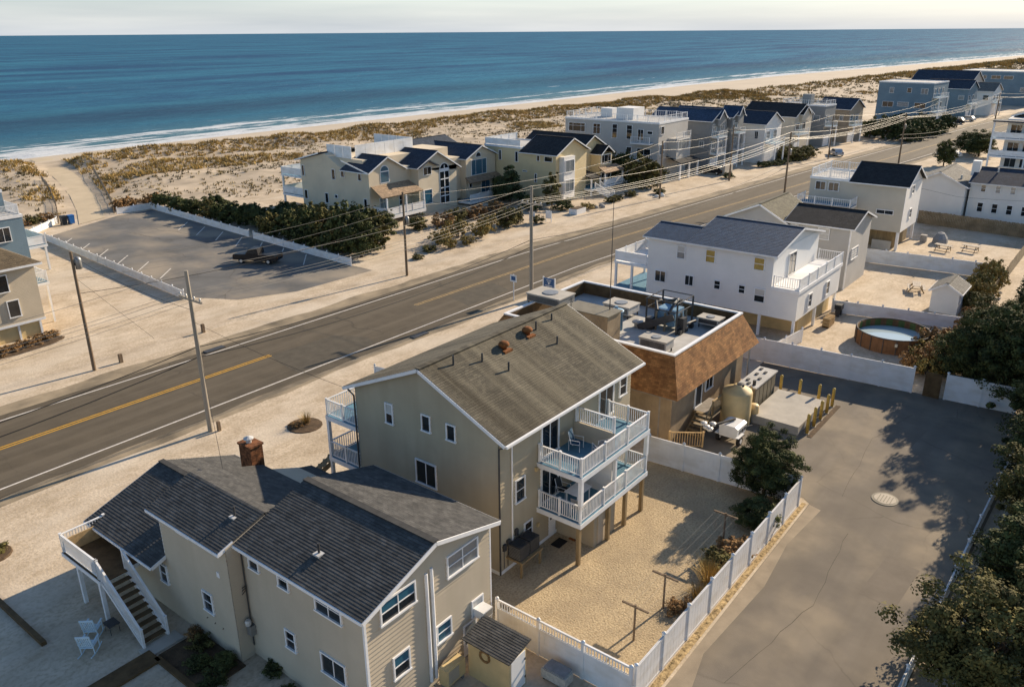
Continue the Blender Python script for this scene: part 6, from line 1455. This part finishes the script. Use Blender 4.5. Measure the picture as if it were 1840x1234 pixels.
wire('service drop from the near pole to the tan house', [(26.2, 46.5, 7.8), (26.0, 31.0, 7.2)], .5, .012)
wire('service drop past the tall beige house', [(125, 44.6, 7.5), (121, 20, 4.2), (126, 8, 4.0)], .3, .014)

# ================================================================ SMALL THINGS
def stub(x, y, h, w, label):
    single('wood_stub_post', MB().box(x - w, y - w, 0, x + w, y + w, h * .93).box(x - w * .85, y - w * .85, h * .93, x + w * .85, y + w * .85, h), 'wood_pole', label, 'post')
stub(28.85, 63.3, .75, .13, 'short wooden stub post on the sand right of the transformer pole')
stub(37.0, 64.3, .8, .13, 'short wooden stub post by the grey pole crossing')
stub(26.6, 46.1, .7, .1, 'short wooden stake at the foot of the grey roadside pole')
t = thing('road_sign', 'white street sign on a thin post by the flat roofed building', 'sign', (61.0, 47.7, 0))
MB().tube([(61.0, 47.7, 0), (61.0, 47.7, 2.7)], .05, 6).build('post', 'vinyl_white', t)
s_ = MB().box(60.97, 47.3, 1.95, 61.0 - .052, 48.1, 2.65).build('sign_plate', 'vinyl_white', t)
MB().box(60.93, 47.45, 2.1, 60.945, 47.95, 2.5).build('sign_symbol', 'paint_blue', s_)
t = thing('blue_sign', 'dark blue board sign with white lettering between white posts', 'sign', (64.2, 45.6, 0))
for y in (44.95, 46.35): MB().box(64.1, y - .06, 0, 64.22, y + .06, 2.0).build('post', 'trim_white', t)
s_ = MB().box(64.1, 45.01, .85, 64.18, 46.29, 1.9).build('sign_board', 'paint_blue', t)
for y0, y1, z0, z1 in ((45.35, 45.95, 1.68, 1.74), (45.58, 45.72, 1.28, 1.56), (45.45, 45.85, 1.5, 1.56), (45.2, 46.1, 1.12, 1.18), (45.3, 46.0, .98, 1.04)): MB().box(64.085, y0, z0, 64.099, y1, z1).build('lettering', 'vinyl_white', s_)
for x, y, c, lb in ((50.4, 119.8, 'plastic_dark', 'black wheeled bin at the beach path'), (51.3, 119.5, 'plastic_blue', 'blue wheeled bin at the beach path')):
    t = thing('wheeled_bin', lb, 'bin', (x, y, 0))
    MB().extrude([(x - .3, .12), (x + .3, .12), (x + .38, 1.2), (x - .38, 1.2)], 'y', y - .38, y + .38).build('body', c, t); MB().box(x - .41, y - .42, 1.2, x + .41, y + .42, 1.28).build('lid', c, t)
    for s in (-.25, .25): MB().tube([(x + s, y + .42, .12), (x + s, y + .34, .12)], .12, 8).build('wheel', 'rubber', t)
# manhole
t = thing('manhole_cover', 'round rusty manhole cover in the driveway', 'manhole', (44.65, 8.2, 0))
MB().lathe((44.65, 8.2, .01), [(.72, 0), (.72, .03), (.6, .035)], 24).build('ring', 'metal_olive', t); MB().lathe((44.65, 8.2, .012), [(.58, 0), (.58, .045)], 24).build('lid', 'metal_tan', t)
for k in range(5): MB().box(44.25, 7.82 + k * .17, .058, 45.05, 7.87 + k * .17, .066).build('rib', 'metal_olive', t)
single('sewer_grate', MB().box(34.2, 59.4, .0, 36.0, 60.0, .09), 'metal_dark', 'dark storm drain at the far road edge', 'drain')
single('sewer_grate', MB().box(47.2, 47.9, .0, 49.0, 48.5, .09), 'metal_dark', 'dark storm drain at the near road edge', 'drain')
# clothesline
lines = []
for x, y, nm in ((25.9, 13.7, 'first'), (28.6, 13.7, 'second'), (35.0, 13.65, 'third')):
    t = thing('clothesline_post', 'wooden T shaped clothesline post, %s from the low fence corner' % nm, 'clothesline post', (x, y, 0), 'clothesline posts')
    MB().tube([(x, y, 0), (x, y, 1.9)], .05, 8).build('post', 'wood_pole', t); MB().box(x - .04, y - .65, 1.76, x + .04, y + .65, 1.84).build('crossarm', 'wood_pole', t)
for d, nm in ((-.55, 'fence side'), (-.2, 'inner fence side'), (.2, 'inner house side'), (.55, 'house side')): wire('thin white clothesline, %s' % nm, [(25.9, 13.7 + d, 1.83), (28.6, 13.7 + d, 1.83), (35, 13.65 + d, 1.83)], .3, .004, 'wire_alu', 'clotheslines')
# parked vehicles
def car(x, y, rz, m, label, kind='car', name='parked_car', L=4.6, z=0):
    t = thing(name, label, 'truck' if kind == 'truck' else 'car', (x, y, z), None, 0); W_ = .9
    def E_(pts, w0, w1, nm, mm, par=t): return MB().extrude([(x + p[0], p[1] + z) for p in pts], 'y', y + w0, y + w1).build(nm, mm, par)
    h = L / 2
    if kind == 'truck':
        E_([(-h, .45), (h, .45), (h, .95), (h - .1, 1.08), (.35 * h + .5, 1.12), (.3, 1.15), (-h + 2.0, 1.12), (-h, 1.12)], -W_, W_, 'body', m)
        E_([(-.45, 1.14), (1.15, 1.14), (.65, 1.75), (-.35, 1.78)], -W_ * .86, W_ * .86, 'cabin', m)
        E_([(-.40, 1.2), (1.02, 1.2), (.62, 1.68), (-.32, 1.7)], -W_ * .87, W_ * .87, 'side_window', 'glass')
        MB().poly([(x + 1.16, y - .7, 1.17 + z), (x + 1.16, y + .7, 1.17 + z), (x + .68, y + .65, 1.73 + z), (x + .68, y - .65, 1.73 + z)]).build('windscreen', 'glass_pale', t)
        MB().box(x - h + .15, y - .7, 1.0 + z, x - .55, y + .7, 1.135 + z).build('cargo_bed', 'plastic_dark', t)
    else:
        E_([(-h, .35), (h, .35), (h, .72), (h - .15, .84), (h * .5, .92), (-h + .1, .95), (-h, .8)], -W_, W_, 'body', m)
        E_([(-h + .35, .95), (h * .48, .92), (h * .12, 1.42), (-h * .62, 1.45)], -W_ * .84, W_ * .84, 'cabin', m)
        E_([(-h + .62, 1.0), (h * .38, .98), (h * .09, 1.36), (-h * .58, 1.38)], -W_ * .86, W_ * .86, 'side_window', 'glass')
        MB().poly([(x + h * .49, y - .65, .95 + z), (x + h * .49, y + .65, .95 + z), (x + h * .14, y + .6, 1.41 + z), (x + h * .14, y - .6, 1.41 + z)]).build('windscreen', 'glass', t)
    for sx in (-h * .62, h * .62):
        for sy in (-W_ + .05, W_ - .05):
            w = MB().tube([(x + sx, y + sy - .1, .34 + z), (x + sx, y + sy + .1, .34 + z)], .34, 14).build('wheel', 'rubber', t)
            MB().tube([(x + sx, y + sy - .11, .34 + z), (x + sx, y + sy + .11, .34 + z)], .19, 10).build('rim', 'metal_light', w)
    for sy in (-.65, .65): MB().box(x + h - .03, y + sy - .15, .62 + z, x + h + .02, y + sy + .15, .76 + z).build('headlight', 'glass_pale', t); MB().box(x - h - .02, y + sy - .12, .7 + z, x - h + .02, y + sy + .12, .9 + z).build('tail_light', 'rust', t)
    t.rotation_euler = (0, 0, rz); return t
car(54.6, 80.6, R(118), 'paint_black', 'black pickup truck parked in the shaded parking lot', 'truck', 'pickup_truck', 5.4)
car(181, 54.5, R(35), 'paint_silver', 'silver car parked on the sand by the taupe house')
car(176.2, 60.5, R(80), 'paint_silver', 'silver grey car in the shade of the beige dormer house')
car(192, 34.8, R(75), 'paint_carwhite', 'white car parked beside the conical cedar')
car(256, 49.0, R(80), 'paint_blue', 'blue car parked before the big blue house')
car(262, 47.4, R(95), 'paint_black', 'black car parked before the big blue house'); car(266.5, 48.2, R(85), 'paint_carwhite', 'white car parked before the big blue house', 'car'); car(272, 46.5, R(80), 'paint_silver', 'silver car parked farthest before the big blue house')
car(143.6, 65.2, R(85), 'paint_black', 'dark car in the drive of the grey flat roofed house')
# pool
t = thing('swimming_pool', 'round above ground pool with brown panelled wall', 'pool', (70.9, 14.7, 0)); pc = (70.9, 14.7)
for k in range(18):
    a0, a1 = k * math.pi / 9, (k + 1) * math.pi / 9; b = MB(); e = .006
    P = lambda r, a, z: (pc[0] + r * math.cos(a), pc[1] + r * math.sin(a), z)
    b.poly([P(2.9, a0 + e, 0), P(2.9, a1 - e, 0), P(2.9, a1 - e, 1.25), P(2.9, a0 + e, 1.25)]); b.poly([P(2.82, a1 - e, .2), P(2.82, a0 + e, .2), P(2.82, a0 + e, 1.25), P(2.82, a1 - e, 1.25)]); b.poly([P(2.82, a0, 1.25), P(2.82, a1, 1.25), P(2.9, a1, 1.25), P(2.9, a0, 1.25)])
    b.build('wall_panel', 'pool_wall', t)
    MB().tube([P(2.93, a0, 0), P(2.93, a0, 1.25)], .035, 6).build('upright', 'metal_dark', t)
MB().tube([(pc[0] + 2.88 * math.cos(a), pc[1] + 2.88 * math.sin(a), 1.28) for a in [k * math.pi / 18 for k in range(37)]], .05, 6).build('rim', 'metal_dark', t)
MB().lathe((*pc, .3), [(2.815, 0), (2.81, .93), (2.80, .92), (2.80, .25)], 36).build('liner', 'pool_liner', t)
MB().lathe((*pc, .62), [(2.79, 0), (2.79, .03)], 36).build('water', 'pool_water', t)
for a in (200, 232, 262, 30, 75): MB().box(pc[0] + 2.93 * math.cos(R(a)) - .1, pc[1] + 2.93 * math.sin(R(a)) - .1, .75, pc[0] + 2.93 * math.cos(R(a)) + .1, pc[1] + 2.93 * math.sin(R(a)) + .1, 1.0).build('fitting', 'dial', t)
# picnic tables
def picnic(x, y, rz, label):
    t = thing('picnic_table', label, 'picnic table', (x, y, 0), 'picnic tables in the beach yards')
    for k in range(5): MB().box(x - .95, y - .38 + k * .155, .72, x + .95, y - .24 + k * .155, .76).build('top_board', 'wood_table', t)
    for s in (-1, 1):
        MB().box(x - .95, y + s * .7 - .13, .42, x + .95, y + s * .7 + .13, .46).build('bench', 'wood_table', t)
        for e in (-.65, .65): MB().bar((x + e, y + s * .75, 0), (x + e, y + s * .25, .72), .05, .1).build('leg', 'wood_post', t)
        MB().box(x + s * .65 - .03, y - .75, .36, x + s * .65 + .03, y + .75, .42).build('brace', 'wood_post', t)
    t.rotation_euler = (0, 0, rz)
picnic(88.1, 16.8, R(15), 'picnic table alone in the yard beside the white shed'); picnic(107.3, 18.3, R(80), 'picnic table nearer the tall beige house'); picnic(108.9, 15.6, R(80), 'picnic table farther from the tall beige house')
# white shed
t = thing('white_shed', 'small white shed with grey roof in the yard behind the pool', 'shed', (83.4, 13, 0))
gwalls(t, 'x', 11.85, 14.2, 81.8, 85.2, .05, 2.3, 2.3, 13.0, 3.0, 'siding_white'); groof(t, 'x', 11.6, 14.45, 81.6, 85.4, 2.2, 2.2, 13.0, 3.05, 'roof_grey', 8)
MB().box(82.4, 11.8, .1, 84.4, 11.845, 2.0).build('door', 'trim_white', t)
# grills and bits beside the piling house
t = thing('grill', 'black covered grill beside the piling house', 'grill', (75.5, 20.6, 0)); MB().box(75.1, 20.3, .7, 75.9, 20.9, 1.15).build('hood', 'plastic_dark', t)
for dx in (-.35, .35): MB().box(75.5 + dx - .03, 20.4, 0, 75.5 + dx + .03, 20.8, .7).build('leg', 'metal_dark', t)
t = thing('bin_barrel', 'dark round barrel by the corner of the piling house', 'barrel', (77.0, 20.4, 0)); MB().lathe((77.0, 20.4, 0), [(.35, 0), (.4, .5), (.35, 1.0), (.1, 1.08)], 14).build('body', 'plastic_dark', t, True); MB().tube([(77.0, 20.4, 1.05), (77.0, 20.4, 1.15)], .1, 8).build('knob', 'metal_dark', t)
t = thing('firewood_rack', 'rack of split firewood beside the piling house', 'firewood', (72.2, 20.4, 0)); MB().box(71.4, 20.2, 0, 73.0, 20.7, .08).build('base', 'wood_dark', t)
for k in range(12): MB().tube([(71.55 + (k % 4) * .38, 20.1, .22 + (k // 4) * .28), (71.6 + (k % 4) * .38, 20.75, .22 + (k // 4) * .28)], .14, 6).build('log', 'wood_new', t)
t = thing('bicycle', 'bicycle leaning at the fence behind the pool', 'bicycle', (77.2, 18.6, 0))
for y in (18.1, 19.15): MB().tube([(77.2, y + .33 * math.cos(a), .35 + .33 * math.sin(a)) for a in [k * math.pi / 8 for k in range(17)]], .025, 5).build('wheel', 'rubber', t)
MB().tube([(77.2, 18.1, .35), (77.2, 18.5, .85), (77.2, 19.0, .85), (77.2, 18.6, .35), (77.2, 18.1, .35)], .02, 5).build('frame', 'metal_dark', t); MB().box(77.12, 18.35, .92, 77.28, 18.6, .97).build('saddle', 'rubber', t); MB().tube([(76.9, 19.05, 1.0), (77.5, 19.05, 1.0)], .02, 5).build('handlebar', 'metal_dark', t)
t = thing('boat_cover', 'grey tarpaulin covered pile in the picnic yard', 'tarpaulin', (111.5, 19.5, 0)); MB().lathe((111.5, 19.5, 0), [(1.1, 0), (1.0, .6), (.5, 1.2), (.1, 1.35)], 10, 1.3, .8).build('cover', 'fabric_grey', t); MB().box(110.3, 20.9, 0, 111.0, 21.6, .9).build('crate', 'stone_grey', t)
for k in range(5):
    x = 79.5 + k * 1.35; t = thing('kayak', 'kayak hull stored on the sandy strip by the board fence, %s from the pool' % NM[k], 'kayak', (x, 8.4, 0), 'kayaks on the sandy strip')
    MB().tube([(x - .2, 7.1, .28), (x, 7.7, .22), (x + .1, 8.4, .2), (x, 9.1, .22), (x - .2, 9.7, .28)], .06, 8, .06).build('gunwale', 'metal_dark', t); MB().lathe((x, 8.4, .05), [(.08, 0), (.26, .1), (.28, .22), (.1, .27)], 14, 1, 4.6).build('hull', 'plastic_dark' if k % 2 else 'stone_grey', t, True)
# roadside planter, signs on the ocean side
t = thing('planter_box', 'white planter box at the roadside before the yellow house', 'planter', (99.5, 66.0, 0)); MB().box(98.4, 65.2, 0, 100.8, 66.6, .75).build('box', 'trim_white', t); MB().box(98.5, 65.3, .751, 100.7, 66.5, .8).build('soil', 'mulch', t)
for x, y, lb in ((90.2, 67.2, 'left'), (92.2, 65.8, 'right')):
    t = thing('yard_sign', 'white sale board, the %s one of the pair by the roadside shrubs' % lb, 'sign', (x, y, 0)); MB().box(x - .03, y - .5, .5, x + .03, y + .5, 1.6).build('board', 'trim_white', t)
    for d in (-.45, .45): MB().box(x - .04, y + d - .04, 0, x + .04, y + d + .04, .5).build('post', 'trim_white', t)
for k, (x, y) in enumerate(((104.2, 65.6), (105.2, 65.0), (106.0, 65.8), (117.2, 62.4), (118.4, 62.0), (119.2, 62.6))):
    single('boulder', MB().lathe((x, y, 0), [(.35, 0), (.4, .15), (.28, .35), (.08, .42)], 8), 'stone_grey' if k < 3 else 'shell', ('grey rock beside the golden shrub, %s from the left' if k < 3 else 'white boulder at the foot of the brown pole, %s from the left') % ORD[k % 3], 'rock', 'rocks by the golden shrub' if k < 3 else 'boulders by the brown pole')
# sand fences along the beach path
def sandfence(label, pts, m='wood_grey'):
    t = thing('sand_fence', label, 'fence', (*pts[0], gz(*pts[0])))
    me = MB().box(-.045, -.045, -.1, .045, .045, 1.15).mesh('post', 'wood_pole')
    for (a, b_), (c, d) in zip(pts, pts[1:]):
        L = math.hypot(c - a, d - b_); n_ = max(1, round(L / 2.4))
        for k in range(n_):
            x, y = a + (c - a) * k / n_, b_ + (d - b_) * k / n_; x2, y2 = a + (c - a) * (k + 1) / n_, b_ + (d - b_) * (k + 1) / n_; z, z2 = gz(x, y), gz(x2, y2)
            child('post', me, t, (x, y, z)); s = MB(); 
            for q in range(12):
                u = (q + .5) / 12; px, py, pz = x + (x2 - x) * u, y + (y2 - y) * u, z + (z2 - z) * u; s.box(px - .02, py - .03, pz, px + .02, py + .03, pz + .95)
            s.bar((x, y, z + .3), (x2, y2, z2 + .3), .015, .04); s.bar((x, y, z + .8), (x2, y2, z2 + .8), .015, .04); s.build('slat_panel', 'wood_pole_grey', t)
sandfence('slatted sand fence on the left of the beach path', [(50.2, 121), (54.5, 131), (59.5, 144), (65, 160)]); sandfence('slatted sand fence on the right of the beach path', [(58.5, 121.5), (62, 129), (68, 143.5), (75.5, 162)])
